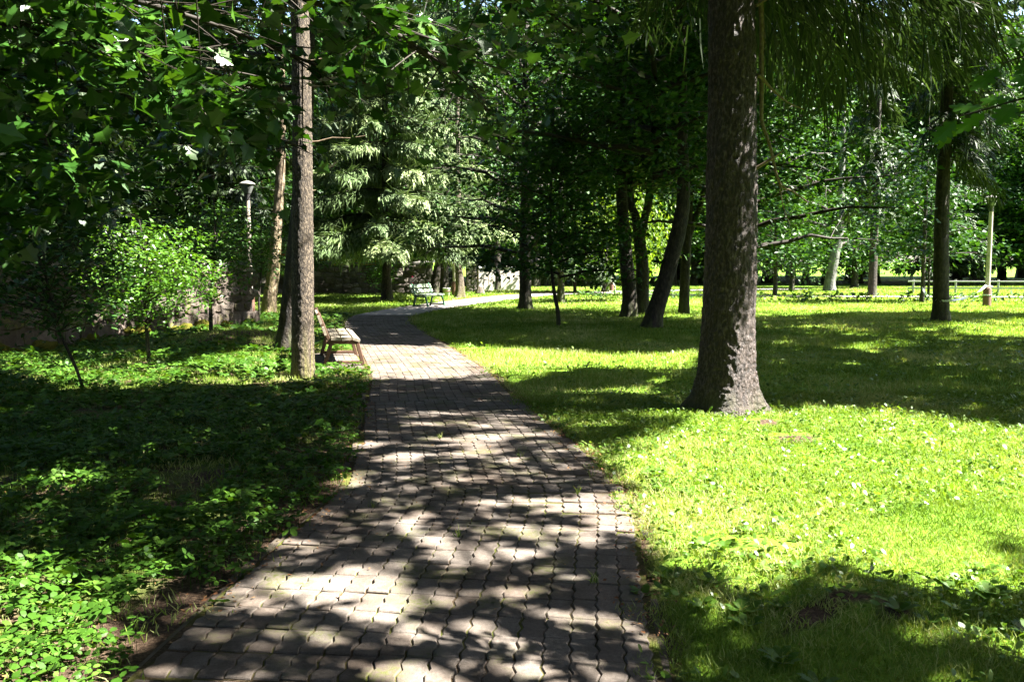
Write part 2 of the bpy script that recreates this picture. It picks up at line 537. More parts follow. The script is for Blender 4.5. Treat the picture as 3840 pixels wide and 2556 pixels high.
# where the photograph's ground lies in sun: polygons of the ground plan with the share of sunlight that gets through
LITPX = [
    (1.0, [(2600, 1562), (2480, 1600), (2330, 1675), (2280, 1730), (2360, 1850), (2430, 1960), (2450, 2050), (2500, 2110), (2600, 2150), (2750, 2230), (2900, 2200), (3020, 2160), (3150, 2080), (3300, 2200), (3500, 2260), (3700, 2230), (3760, 2080), (3840, 2050), (4300, 1900), (4300, 1640), (3840, 1620), (3500, 1590), (3300, 1560), (3000, 1535), (2880, 1535)]),
    (0.95, [(3600, 2330), (3840, 2330), (3900, 2480), (3620, 2480)]),
    (1.0, [(1180, 1300), (1340, 1298), (1640, 1300), (1760, 1350), (1850, 1400), (1880, 1438), (1640, 1430), (1380, 1430), (1180, 1440)]),
    (0.95, [(1650, 1290), (2000, 1315), (2300, 1335), (2620, 1320), (2620, 1395), (2420, 1400), (2200, 1380), (2050, 1400), (1980, 1450), (1880, 1445), (1760, 1350)]),
    (0.6, [(1930, 1465), (2500, 1420), (2560, 1550), (2250, 1640), (2050, 1560)]),
    (0.93, [(900, 1100), (4200, 1080), (4200, 1150), (3300, 1165), (2900, 1186), (2600, 1200), (2250, 1205), (1900, 1165), (1600, 1185), (1250, 1172), (900, 1165)]),
    (0.45, [(2880, 1225), (3840, 1190), (3840, 1290), (3300, 1320), (2880, 1310)]),
    (0.85, [(3560, 1215), (4000, 1190), (4000, 1265), (3600, 1262)]),
    (1.0, [(0, 1400), (400, 1395), (700, 1365), (1000, 1300), (1090, 1330), (1180, 1420), (1100, 1450), (700, 1445), (400, 1470), (100, 1450)]),
    (0.5, [(1180, 1420), (1380, 1420), (1390, 1480), (900, 1560), (850, 1480)]),
    (0.95, [(870, 1190), (1100, 1165), (1300, 1205), (1330, 1235), (1100, 1285), (880, 1262)]),
    (0.35, [(0, 1330), (870, 1265), (1000, 1300), (700, 1365), (0, 1400)]),
    (0.95, [(0, 2130), (250, 2170), (430, 2350), (420, 2700), (-300, 2700), (-200, 2130)]),
    (0.45, [(400, 2220), (700, 2020), (900, 1930), (1080, 1930), (1000, 2080), (620, 2260)]),
    (0.42, [(1100, 1780), (1330, 1740), (1330, 1800), (1150, 1860)]),
]
LIT = [(k, [G(*q) for q in poly]) for k, poly in LITPX]
# things that stand in the sun: (point, radius, share)
LIT3 = []
for z in np.arange(0.1, 6.2, 0.35):
    LIT3.append(((-2.93, 12.57, z), 0.34, 1.0))
for z in np.arange(0.0, 4.4, 0.5):
    LIT3.append(((-8.12, 27.5, z), 0.45, 0.9))
    LIT3.append(((-7.6, 28.6, z), 0.6, 0.85))
for z in np.arange(0.0, 1.4, 0.25):
    LIT3.append(((2.55, 9.5, z), 0.30, 1.0))
for z in np.arange(2.2, 5.0, 0.35):
    LIT3.append(((2.58, 9.6, z), 0.22, 0.75))
LIT3 += [((-5.8, 14.4, 1.6), 1.1, 0.9), ((-6.0, 14.6, 2.1), 0.7, 0.9), ((-6.9, 21.5, 0.8), 1.1, 0.9), ((-7.3, 20.0, 0.5), 0.8, 0.8), ((-6.6, 18.2, 1.6), .8, 0.6)]
LIT3 += [((-5.8, 36.5, 2.6), 3.2, 0.92), ((-5.2, 36.5, 5.4), 2.4, 0.85), ((-2.6, 37.0, 2.4), 2.6, 0.95), ((-2.34, 39.9, 1.2), 1.0, 0.9), ((-3.1, 32.3, 0.5), 1.2, 0.95)]
LIT3 += [((-2.4, 5.5, 3.0), 0.85, 0.95), ((-0.65, 6.0, 3.05), 0.36, 0.95), ((1.95, 3.5, 2.45), 0.5, 0.6)]
LIT3 += [((5.0, 38.0, 1.5), 2.6, 0.9), ((11.8, 24.4, 4.5), 1.2, 0.6)]


def light_share(P):
    """For leaves at P: the share of sun wanted where their shadow falls (ground or sunlit things)."""
    P = np.asarray(P, float)
    t = P[:, 2] / S[2]
    gx = P[:, 0] - S[0] * t
    gy = P[:, 1] - S[1] * t
    k = np.full(len(P), 0.04)
    pd = path_dist(gx, gy)
    k[(pd < 0.05) & (gy < 11.2)] = 0.50
    k[(pd < 0.05) & (gy >= 11.2) & (gy < 25)] = 0.1
    k[(pd < 0.05) & (gy >= 27)] = 0.85
    for s, poly in LIT:
        k[in_poly(gx, gy, poly)] = s
    for c, r, s in LIT3:
        d = P - np.array(c)
        along = d @ S
        perp = np.linalg.norm(d - along[:, None] * S, axis=1)
        hit = (along > r * 0.6 + 0.35) & (perp < r)
        k[hit] = np.maximum(k[hit], s)
    return k, gx, gy


def let_sun(P, seed=0, fine=3.8, keep_dark=1.0):
    """True for the leaf clusters that may stay."""
    k, gx, gy = light_share(P)
    n = 0.74 * noise2(gx * 0.8, gy * 1.25, fine, 31, 2) + 0.26 * noise2(gx, gy, 0.9, 37, 2)
    n = np.clip((n - 0.5) * 1.9 + 0.5, 0, 1)
    return n >= k * 0.98 + (k > 0.9) * 0.05


# ------------------------------------------------------------------ leaves
KITE = (np.array([[0, 0, 0], [0.45, 0.30, 0.06], [1.0, 0, -0.03], [0.45, -0.30, 0.06]]), np.array([[0, 1, 2, 3]]))
OVAL = (np.array([[0, 0, 0], [0.3, 0.24, 0.05], [0.7, 0.2, 0.03], [1.0, 0, -0.06], [0.7, -0.2, 0.03], [0.3, -0.24, 0.05], [0.5, 0, -0.01]]),
        np.array([[0, 1, 6], [1, 2, 6], [2, 3, 6], [3, 4, 6], [4, 5, 6], [5, 0, 6]]))
_mp = [(0.0, 0.0), (0.02, 0.17), (-0.10, 0.40), (0.12, 0.34), (0.20, 0.52), (0.36, 0.40), (0.44, 0.56), (0.56, 0.38), (0.62, 0.22), (0.74, 0.27), (0.80, 0.14), (1.0, 0.0)]
_mo = _mp + [(x, -y) for x, y in _mp[-2:0:-1]]
_mv = np.array([[x, y, 0.10 * abs(y) - 0.10 * (x - 0.3) ** 2] for x, y in _mo] + [[0.36, 0, 0.0]])
_nm = len(_mv)
MAPLE = (np.concatenate([_mv, [[-.55, -.012, .05], [-.55, .012, .05], [0.01, .014, 0], [0.01, -.014, 0]]]),
         np.array([[i, (i + 1) % len(_mo), len(_mo)] for i in range(len(_mo))] + [[_nm, _nm + 3, _nm + 2], [_nm, _nm + 2, _nm + 1]]))
_ml = [(0, 0), (-0.06, 0.38), (0.22, 0.34), (0.42, 0.52), (0.6, 0.24), (1.0, 0.0), (0.6, -0.24), (0.42, -0.52), (0.22, -0.34), (-0.06, -0.38)]
MAPLE_IN = (np.array([[x, y, 0.12 * abs(y) - 0.1 * (x - .3) ** 2] for x, y in _ml] + [[0.34, 0, 0]]), np.array([[i, (i + 1) % 10, 10] for i in range(10)]))
_op = [(0, 0), (0.12, 0.06), (0.2, 0.22), (0.3, 0.26), (0.34, 0.12), (0.44, 0.30), (0.56, 0.36), (0.58, 0.14), (0.68, 0.28), (0.8, 0.28), (0.8, 0.1), (0.9, 0.12), (1.0, 0)]
_oo = _op + [(x, -y) for x, y in _op[-2:0:-1]]
OAK = (np.array([[x, y, 0.08 * abs(y) - 0.08 * (x - .4) ** 2] for x, y in _oo] + [[0.45, 0, 0]]), np.array([[i, (i + 1) % len(_oo), len(_oo)] for i in range(len(_oo))]))
_t5 = []
TRI5 = None


def frames(N, X):
    N = N / (np.linalg.norm(N, axis=1)[:, None] + 1e-9)
    X = X - (X * N).sum(1)[:, None] * N
    X /= np.linalg.norm(X, axis=1)[:, None] + 1e-9
    return N, X, np.cross(N, X)


def put_leaves(g, tmpl, P, N, X, size, rnd, width=1.0):
    T, Fa = tmpl
    N, X, Y = frames(N, X)
    n, k = len(P), len(T)
    s = np.asarray(size)[:, None, None]
    V = P[:, None, :] + s * (T[None, :, 0, None] * X[:, None, :] + width * T[None, :, 1, None] * Y[:, None, :] + T[None, :, 2, None] * N[:, None, :])
    Fb = (Fa[None, :, :] + (np.arange(n) * k)[:, None, None]).reshape(-1, Fa.shape[1])
    g.add(V.reshape(-1, 3), Fb, np.repeat(rnd, k))


def rand_dir(n, up=0.0, spread=1.0):
    v = rng.normal(size=(n, 3)) * spread
    v[:, 2] += up
    return v / (np.linalg.norm(v, axis=1)[:, None] + 1e-9)


def clump_leaves(g, centres, per, radius, size, tmpl=KITE, flat=0.6, seed=0, cull=False, sq=0.55, fine=3.8, tilt=0.55, rnd_c=None):
    """Leaves in flattened sprays round each centre."""
    C = np.repeat(np.asarray(centres, float), per, axis=0)
    n = len(C)
    off = rng.normal(size=(n, 3)) * radius * 0.55
    off[:, 2] *= sq
    P = C + off
    base = np.repeat(rng.random(len(centres)) if rnd_c is None else rnd_c, per)
    rnd = np.clip(0.55 * base + 0.45 * rng.random(n), 0, 1)
    if cull:
        dv = off / (np.linalg.norm(off, axis=1)[:, None] + 1e-9) * size
        ok = let_sun(P + dv * 0.35, seed, fine)
        hi = light_share(P)[0] < 0.9
        ok &= let_sun(P + dv * 0.9, seed, fine) | hi & (light_share(P + dv * 0.9)[0] < 0.9)
        ok &= let_sun(P, seed, fine) | hi
        P, off, rnd = P[ok], off[ok], rnd[ok]
        n = len(P)
        if n == 0:
            return
    N = rng.normal(size=(n, 3)) * tilt
    N[:, 2] += 1.0
    X = off.copy() + rng.normal(size=(n, 3)) * radius * 0.4
    X[:, 2] -= radius * 0.25
    put_leaves(g, tmpl, P, N, X, size * (0.7 + 0.6 * rng.random(n)), rnd)


# ------------------------------------------------------------------ trunks
def trunk_geo(g, pts, sides=14, rings=24, bark=0.012, flare=0.5, flare_h=0.28, roots=5, ph=0.0, root_dir=None, sc=9.0, seed=0, zst=0.3):
    """pts rows: x, y, z, radius. Bark relief is real: plates raised, furrows cut in."""
    Q = spline(pts, rings)
    P, r = Q[:, :3], Q[:, 3]
    T = np.gradient(P, axis=0); T /= np.linalg.norm(T, axis=1)[:, None]
    X = np.cross(T, np.array([0.0, 1.0, 0.0])); X /= np.linalg.norm(X, axis=1)[:, None]
    X = -X
    Y = np.cross(T, X)
    a = np.linspace(0, 2 * np.pi, sides, endpoint=False)
    h = P[:, 2] - P[0, 2]
    lob = 0.55 + 0.45 * np.cos(roots * a + ph + 0.8 * np.sin(2 * a + ph))
    fl = 1 + flare * np.exp(-h / flare_h)[:, None] * lob[None, :]
    rr = r[:, None] * fl
    dirs = np.cos(a)[None, :, None] * X[:, None, :] + np.sin(a)[None, :, None] * Y[:, None, :]
    V = P[:, None, :] + rr[..., None] * dirs
    if bark > 0:
        q = np.stack([V[..., 0] * sc, V[..., 1] * sc, V[..., 2] * sc * zst], -1)
        n1 = fbm(q, seed, 3)
        n2 = vnoise(q * 0.35, seed + 5)
        rel = np.clip(np.abs(n1 - 0.5) * 5, 0, 1) - 0.5 + (n2 - 0.5) * 0.8
        V = V + (bark * rel)[..., None] * dirs
    i = np.arange(rings - 1)[:, None] * sides
    j = np.arange(sides)[None, :]; j2 = (j + 1) % sides
    g.add(V.reshape(-1, 3), np.stack([i + j, i + j2, i + sides + j2, i + sides + j], -1).reshape(-1, 4))


def limb(g, a, b, r0, r1, sag=0.0, n=7, sides=6, wob=0.12):
    a = np.asarray(a, float); b = np.asarray(b, float)
    t = np.linspace(0, 1, n)[:, None]
    L = np.linalg.norm(b - a)
    P = a + (b - a) * t
    P[:, 2] += (sag * np.sin(np.pi * t[:, 0])) * L
    w = rng.normal(size=(n, 3)) * wob * L * 0.12
    w[0] = 0; w[-1] = 0
    P = P + w
    tube(g, P, np.linspace(r0, r1, n), sides)
    return P


# ------------------------------------------------------------------ crowns
def broad_crown(H0, H1, Rad, nlimb, per_limb, leaves, lsize, crad, trunk_top_r=0.12, cull_at=None, tmpl=KITE, low=0.55, seed=0, shape=1.0, soft=0.0):
    """Limb and leaf meshes of a broadleaf crown, built round the axis x=y=0 between heights H0 and H1."""
    wood, leaf = Geo(), Geo()
    ctr = []
    for i in range(nlimb):
        u = (i + rng.random()) / nlimb
        z0 = H0 * 0.85 + (H1 - H0) * 0.62 * u
        az = i * 2.4 + rng.random() * 0.9
        prof = math.sin(math.pi * min(1, (low + (1 - low) * u) * 0.93)) ** 0.6
        Lh = Rad * (0.65 + 0.35 * rng.random()) * max(0.35, prof)
        z1 = z0 + Lh * (0.05 + 0.75 * u * shape)
        a = np.array([0, 0, z0]); b = np.array([math.cos(az) * Lh, math.sin(az) * Lh, z1])
        P = limb(wood, a, b, trunk_top_r * (1 - 0.6 * u) * 0.6, 0.015, 0.05, 7, 5)
        for k in range(per_limb):
            t = 0.22 + 0.78 * ((k + rng.random()) / per_limb)
            p = P[min(6, int(t * 6.99))] * 1.0
            off = rng.normal(size=3) * np.array([1, 1, 0.55]) * (0.30 * Lh * (1.15 - 0.4 * t))
            e = p + off
            if e[2] < H0 * 0.8:
                e[2] = H0 * 0.8 + rng.random() * 0.5
            if rng.random() < 0.45:
                limb(wood, p, e, 0.02, 0.006, 0, 4, 4)
            ctr.append(e)
    ctr = np.array(ctr)
    if cull_at is not None:
        C2 = ctr + np.array(cull_at)
        P = np.repeat(C2, leaves, axis=0)
        off = rng.normal(size=(len(P), 3)) * crad * 0.55; off[:, 2] *= 0.55
        P = P + off
        ok = let_sun(P, seed) | (rng.random(len(P)) < soft)
        base = np.repeat(rng.random(len(ctr)), leaves)
        P, off, base = P[ok] - np.array(cull_at), off[ok], base[ok]
        n = len(P)
        N = rng.normal(size=(n, 3)) * 0.55; N[:, 2] += 1
        X = off + rng.normal(size=(n, 3)) * crad * 0.4; X[:, 2] -= crad * 0.25
        put_leaves(leaf, tmpl, P, N, X, lsize * (0.7 + 0.6 * rng.random(n)), np.clip(0.5 * base + 0.5 * rng.random(n), 0, 1))
    else:
        clump_leaves(leaf, ctr, leaves, crad, lsize, tmpl)
    return wood, leaf


STRIP = (np.array([[0, -0.35, 0], [0, 0.35, 0], [0.5, 0.5, 0.03], [0.5, -0.5, 0.03], [1.0, 0.0, -0.03]]), np.array([[0, 1, 2], [0, 2, 3], [3, 2, 4]]))


def bough(wood, leaf, origin, az, L, rise, droop, n_lat, lat, hang, width, rnd0, tip_up=0.12, dens=1.0, cull_off=None, hl=1.0):
    """A spruce bough: an arching axis, side twigs combed outwards and hanging shoots, all needle-clad strips."""
    o = np.asarray(origin, float)
    d = np.array([math.cos(az), math.sin(az), 0.0])
    side = np.array([-d[1], d[0], 0.0])
    t = np.linspace(0, 1, 14)
    ax = o + np.outer(t * L, d)
    ax[:, 2] += rise * L * t - droop * L * t ** 2 + tip_up * L * t ** 5
    ax += np.outer(np.sin(t * 5 + rnd0 * 9) * 0.03 * L, side)
    tube(wood, ax, np.linspace(0.012 + 0.006 * L, 0.004, 14), 4)
    tt = np.clip(0.12 + 0.88 * (np.arange(n_lat) + rng.random(n_lat)) / n_lat, 0, 1)
    base = np.stack([np.interp(tt, t, ax[:, i]) for i in range(3)], 1)
    sgn = np.where(np.arange(n_lat) % 2 == 0, 1, -1)
    ll = lat * (0.45 + 0.55 * np.sin(np.pi * np.clip(tt * 0.85 + 0.08, 0, 1))) * (0.7 + 0.5 * rng.random(n_lat))
    ll = ll * np.clip((1.12 - tt) * 3.0, 0.3, 1)
    nsub = 7
    Ps, Xs, Ss, Rs, Ns = [], [], [], [], []
    # side twigs
    dirv = sgn[:, None] * side[None, :] * 0.75 + d[None, :] * (0.45 + 0.5 * tt[:, None]) + np.array([0, 0, -1.0]) * (0.15 + hang * 0.55)
    dirv += rng.normal(size=(n_lat, 3)) * 0.12
    dirv /= np.linalg.norm(dirv, axis=1)[:, None]
    Ps.append(base); Xs.append(dirv); Ss.append(ll); Rs.append(np.full(n_lat, rnd0)); Ns.append(np.tile([0, 0, 1.0], (n_lat, 1)) + rng.normal(size=(n_lat, 3)) * 0.4)
    # hanging shoots off each side twig
    for k in range(nsub):
        u = (k + rng.random(n_lat)) / nsub
        b = base + dirv * (ll * u)[:, None]
        b[:, 2] -= hang * 0.25 * (ll * u) ** 2
        s2 = np.where((np.arange(n_lat) + k) % 2 == 0, 1, -1)
        perp = np.cross(dirv, [0, 0, 1.0]) * s2[:, None]
        dv = perp * (0.55 * (1 - hang) + 0.12) + dirv * 0.45 * (1 - 0.5 * hang) + np.array([0, 0, -1.0]) * (0.18 + hang * 1.1) + rng.normal(size=(n_lat, 3)) * 0.16
        Ps.append(b); Xs.append(dv)
        Ss.append(ll * (0.18 + 0.62 * rng.random(n_lat) ** 1.5) * (1.1 - 0.5 * u) * (0.8 + hang * 0.8) * hl)
        Rs.append(np.full(n_lat, rnd0) + 0.25 * (u - 0.3))
        Ns.append(np.tile(d * 0.6 + np.array([0, 0, 0.5]), (n_lat, 1)) + rng.normal(size=(n_lat, 3)) * 0.28)
    # tip
    P = np.concatenate(Ps); X = np.concatenate(Xs); Sz = np.concatenate(Ss); Rn = np.concatenate(Rs); Nn = np.concatenate(Ns)
    n = len(P)
    keep = rng.random(n) < dens
    if cull_off is not None:
        Xn = X / (np.linalg.norm(X, axis=1)[:, None] + 1e-9) * Sz[:, None]
        keep &= let_sun(P + np.array(cull_off)) & let_sun(P + Xn * 0.9 + np.array(cull_off))
    P, X, Sz, Rn, Nn = P[keep], X[keep], Sz[keep], Rn[keep], Nn[keep]
    n = len(P)
    if n == 0:
        return
    rv = np.clip(0.68 * Rn + 0.32 * rng.random(n), 0, 1)
    wd = width / np.maximum(Sz, 0.05)
    # variable width: strips keep a needle-brush width whatever their length
    T, Fa = STRIP
    N2, X2, Y2 = frames(Nn, X)
    V = P[:, None, :] + Sz[:, None, None] * (T[None, :, 0, None] * X2[:, None, :] + (wd[:, None] * T[None, :, 1])[..., None] * Y2[:, None, :] + T[None, :, 2, None] * N2[:, None, :])
    Fb = (Fa[None] + (np.arange(n) * len(T))[:, None, None]).reshape(-1, 3)
    leaf.add(V.reshape(-1, 3), Fb, np.repeat(rv, len(T)))


def spruce_crown(z0, z1, Rad, whorls, per, hang=0.6, width=0.07, lat=0.85, n_lat=26, droop=0.35, dens=1.0, cull_off=None, az_range=None, hl=1.0):
    wood, leaf = Geo(), Geo()
    for i in range(whorls):
        u = i / max(1, whorls - 1)
        z = z0 + (z1 - z0) * u
        L = Rad * (1 - u) ** 0.8 + 0.35
        for k in range(per):
            az = k * 2 * math.pi / per + i * 0.9 + rng.random() * 0.7
            if az_range is not None:
                az = az_range[0] + (az_range[1] - az_range[0]) * rng.random()
            bough(wood, leaf, (0, 0, z + rng.random() * 0.3), az, L * (0.75 + 0.4 * rng.random()), 0.10 - 0.1 * u, droop * (1 - 0.4 * u), max(8, int(n_lat * L / Rad)), lat * (0.5 + 0.5 * L / Rad), hang, width, rng.random(), dens=dens, cull_off=cull_off, hl=hl)
    return wood, leaf


def make_tree(name, label, cat, x, y, parts, group=None, rz=0.0, sc=1.0, z=0.0):
    """parts: (part name, mesh)"""
    t = thing(name, label, cat, (x, y, z), rz, group)
    t.scale = (sc, sc, sc)
    for pn, me in parts:
        o = link(pn, me, t)
        if pn == 'branches':
            o['kind'] = 'stuff'
    return t

# ================================================================== THE SETTING
# ------------------------------------------------------------------ ground sheet
def graded(lo, a, b, hi, step):
    core = np.arange(a, b + 1e-6, step)
    out = [a - step * 1.6 ** k for k in range(1, 30)]
    lowp = [v for v in np.cumsum([-step * 1.35 ** k for k in range(1, 26)]) + a if v > lo] + [lo]
    hip = [v for v in np.cumsum([step * 1.35 ** k for k in range(1, 26)]) + b if v < hi] + [hi]
    return np.concatenate([np.array(lowp[::-1]), core, np.array(hip)])


gx = graded(-600, -12.0, 16.0, 600, 0.2)
gy = graded(-200, 2.0, 30.0, 1400, 0.2)
XX, YY = np.meshgrid(gx, gy)
DD = path_dist(XX, YY)
ZZ = ground_z(XX, YY, DD) - 0.002
ny, nx = XX.shape
ii = (np.arange(ny - 1)[:, None] * nx + np.arange(nx - 1)[None, :]).ravel()
gg = Geo()
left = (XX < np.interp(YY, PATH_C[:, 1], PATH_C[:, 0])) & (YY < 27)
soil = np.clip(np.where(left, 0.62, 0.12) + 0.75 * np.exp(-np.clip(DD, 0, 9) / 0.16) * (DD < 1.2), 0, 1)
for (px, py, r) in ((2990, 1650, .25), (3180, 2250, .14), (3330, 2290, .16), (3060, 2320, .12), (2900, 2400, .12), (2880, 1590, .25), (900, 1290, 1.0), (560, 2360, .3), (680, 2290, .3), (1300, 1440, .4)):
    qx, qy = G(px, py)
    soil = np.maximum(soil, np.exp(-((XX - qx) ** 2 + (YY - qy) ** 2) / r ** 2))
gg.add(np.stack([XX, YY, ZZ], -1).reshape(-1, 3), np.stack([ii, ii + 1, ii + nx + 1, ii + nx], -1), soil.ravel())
m, nt, N_, L_ = new_mat('park_ground')
at = N_.new('ShaderNodeAttribute'); at.attribute_name = 'rnd'
v = pos(nt)
n1 = tex_noise(nt, 2.3, 5, v); n2 = tex_noise(nt, 40, 4, v, 0.7); n3 = tex_noise(nt, 0.35, 3, v)
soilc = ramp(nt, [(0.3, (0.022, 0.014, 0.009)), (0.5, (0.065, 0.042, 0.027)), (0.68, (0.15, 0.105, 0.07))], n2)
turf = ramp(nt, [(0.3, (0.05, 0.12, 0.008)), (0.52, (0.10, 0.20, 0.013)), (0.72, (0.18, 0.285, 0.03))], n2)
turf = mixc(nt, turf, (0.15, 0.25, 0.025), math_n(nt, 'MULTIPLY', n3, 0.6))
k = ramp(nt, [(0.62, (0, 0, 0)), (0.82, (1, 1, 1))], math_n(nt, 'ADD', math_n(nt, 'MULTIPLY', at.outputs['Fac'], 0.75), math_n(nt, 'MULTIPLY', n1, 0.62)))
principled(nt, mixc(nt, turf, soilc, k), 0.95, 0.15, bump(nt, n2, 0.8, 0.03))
M['ground'] = m
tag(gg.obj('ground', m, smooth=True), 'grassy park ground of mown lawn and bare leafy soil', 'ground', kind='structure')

# ------------------------------------------------------------------ path: bed, pavers, kerbs
Tn = np.gradient(PATH_C, axis=0); Tn /= np.linalg.norm(Tn, axis=1)[:, None]
Nr = np.stack([Tn[:, 1], -Tn[:, 0]], 1)            # to the right of travel


def strip(a, b, zl, w0=0.5, w1=0.5, extra=0.0):
    g = Geo()
    sl = slice(a, b)
    l = PATH_C[sl] - Nr[sl] * (PATH_W[sl, None] * w0 + extra)
    r = PATH_C[sl] + Nr[sl] * (PATH_W[sl, None] * w1 + extra)
    n = len(l)
    V = np.concatenate([np.c_[l, np.full(n, zl)], np.c_[r, np.full(n, zl)]])
    i = np.arange(n - 1)
    g.add(V, np.stack([i, i + n, i + n + 1, i + 1], -1))
    return g


m, nt, N_, L_ = new_mat('joint_soil')
v = pos(nt)
n1 = tex_noise(nt, 60, 4, v, 0.7); n2 = tex_noise(nt, 2.5, 4, v)
c = ramp(nt, [(0.3, (0.02, 0.014, 0.008)), (0.55, (0.06, 0.043, 0.026)), (0.75, (0.12, 0.09, 0.055))], n1)
c = mixc(nt, c, (0.075, 0.085, 0.018), ramp(nt, [(0.42, (0, 0, 0)), (0.6, (1, 1, 1))], n2))
principled(nt, c, 0.95, 0.1, bump(nt, n1, 0.8, 0.01))
M['joint'] = m
i_far = int(np.searchsorted(PATH_S, PATH_S[np.argmin(abs(PATH_C[:, 1] - 27.0))]))
path = tag(strip(0, i_far, 0.0165).obj('path', M['joint']), 'curving footpath of grey interlocking concrete pavers', 'path', kind='structure')
g = strip(i_far - 2, len(PATH_C), 0.022)
g.obj('paving', M['far_path'], path)

PL, PWD, JT = 0.2275, 0.1135, 0.0060


def paver_geo(L=PL - JT, W=PWD - JT, amp=0.0085, wav=0.004):
    yv = np.array([-0.5, -0.25, 0.0, 0.25, 0.5])
    zo = np.array([0.25, -1.0, 1.0, -1.0, 0.25]) * amp
    right = [(W / 2 + z, y * L) for y, z in zip(yv, zo)]
    leftp = [(-W / 2 + z, y * L) for y, z in zip(yv, zo)][::-1]
    right[0] = (right[0][0], right[0][1] - wav); leftp[-1] = (leftp[-1][0], leftp[-1][1] + wav)
    right[-1] = (right[-1][0], right[-1][1] - wav); leftp[0] = (leftp[0][0], leftp[0][1] + wav)
    o = np.array(right + leftp)
    n = len(o)
    ins = o * np.array([1 - 0.010 / W, 1 - 0.010 / L])
    V = np.concatenate([np.c_[ins, np.full(n, 0.0)], np.c_[o, np.full(n, -0.0055)], np.c_[o, np.full(n, -0.05)]])
    i = np.arange(n); j = (i + 1) % n
    quads = np.concatenate([np.stack([i + n, j + n, j, i], -1), np.stack([i + 2 * n, j + 2 * n, j + n, i + n], -1)])
    top = np.array([[0, 1, 8, 9], [1, 2, 7, 8], [2, 3, 6, 7], [3, 4, 5, 6]])
    return V, np.concatenate([quads, top])


PV, PF = paver_geo()
g0 = Geo().add(PV, PF); paver_me = g0.mesh('paver', M['paver'])
PVh, PFh = paver_geo(0.1135 - JT)
g0 = Geo().add(PVh, PFh); paver_half_me = g0.mesh('paver_half', M['paver'])
rest = Geo()
placed = []
s = 1.2
row = 0
S_end = PATH_S[i_far]
while s < S_end:
    half = row in (13, 25)
    LL = 0.1135 if half else PL
    sc_ = s + LL / 2
    cx = np.interp(sc_, PATH_S, PATH_C[:, 0]); cyy = np.interp(sc_, PATH_S, PATH_C[:, 1])
    tx = np.interp(sc_, PATH_S, Tn[:, 0]); ty = np.interp(sc_, PATH_S, Tn[:, 1])
    w = np.interp(sc_, PATH_S, PATH_W)
    ang = math.atan2(ty, tx) - math.pi / 2
    ncol = int((w - 0.02) / PWD)
    for c_ in range(ncol):
        off = (c_ - (ncol - 1) / 2) * PWD
        x = cx + off * math.cos(ang) + rng.normal() * 0.0013; y = cyy + off * math.sin(ang) + rng.normal() * 0.0018
        sink = 0.010 * (noise2(np.array([x]), np.array([y]), 0.8, 91)[0] - 0.5)
        placed.append((y + 0.0 * abs(x), x, y, 0.026 + sink + rng.normal() * 0.0022, ang + rng.normal() * 0.014, rng.normal() * 0.013, rng.normal() * 0.016, half))
    s += LL
    row += 1
# paved bay under the bench
BAY = ((-2.83, 14.62), math.atan2(0.24, 0.97), 0.62, 1.25)        # centre, turn, half depth, half length
for r_ in range(11):
    for c_ in range(9):
        lx = -0.56 + c_ * PWD; ly = (r_ - 5) * PL
        x = BAY[0][0] + lx * math.cos(BAY[1]) - ly * math.sin(BAY[1]); y = BAY[0][1] + lx * math.sin(BAY[1]) + ly * math.cos(BAY[1])
        if path_dist(np.array([x]), np.array([y]))[0] < 0.045: continue
        placed.append((y, x, y, 0.022 + rng.normal() * 0.003, BAY[1] + rng.normal() * 0.01, rng.normal() * 0.01, rng.normal() * 0.01, False))
bayg = Geo()
Vb = [[-0.64, -1.3], [0.66, -1.3], [0.66, 1.3], [-0.64, 1.3]]
bayg.add([[BAY[0][0] + a * math.cos(BAY[1]) - b * math.sin(BAY[1]), BAY[0][1] + a * math.sin(BAY[1]) + b * math.cos(BAY[1]), 0.0125] for a, b in Vb], [[0, 1, 2, 3]])
bayg.obj('paving_bed', M['joint'], path)
vis = sorted([p for p in placed if p[2] > 3.05], key=lambda p: p[0])
near_set = vis[:300]
others = [p for p in placed if p[2] <= 3.05] + vis[300:]
for (_, x, y, z, a, tx, ty, half) in near_set:
    o = link('paver', paver_half_me if half else paver_me, path, (x, y, z))
    o.rotation_euler = (tx, ty, a)
for (_, x, y, z, a, tx, ty, half) in others:
    V, Fc = (PVh, PFh) if half else (PV, PF)
    ca, sa = math.cos(a), math.sin(a)
    W = np.stack([V[:, 0] * ca - V[:, 1] * sa + x, V[:, 0] * sa + V[:, 1] * ca + y, V[:, 2] + z + V[:, 0] * ty + V[:, 1] * tx], -1)
    rest.add(W, Fc, np.full(len(W), rng.random()))
o = rest.obj('paver', M['paver'], path)
o['kind'] = 'stuff'
# kerb stones along both edges
kg = Geo()
box(kg, -0.022, 0.022, -0.492, 0.492, -0.10, 0.0)
kerb_me = kg.mesh('kerb_stone', M['kerb'])
for sd in (-1, 1):
    s = 2.6
    while s < 24.0:
        cx = np.interp(s, PATH_S, PATH_C[:, 0]); cyy = np.interp(s, PATH_S, PATH_C[:, 1])
        tx = np.interp(s, PATH_S, Tn[:, 0]); ty = np.interp(s, PATH_S, Tn[:, 1])
        w = np.interp(s, PATH_S, PATH_W) / 2 + 0.012
        o = link('kerb_stone', kerb_me, path, (cx + sd * w * ty, cyy - sd * w * tx, (0.012 if sd < 0 else -0.006) + rng.normal() * 0.009))
        o.rotation_euler = (rng.normal() * 0.008, rng.normal() * 0.05, math.atan2(ty, tx) - math.pi / 2 + rng.normal() * 0.01)
        s += 1.0

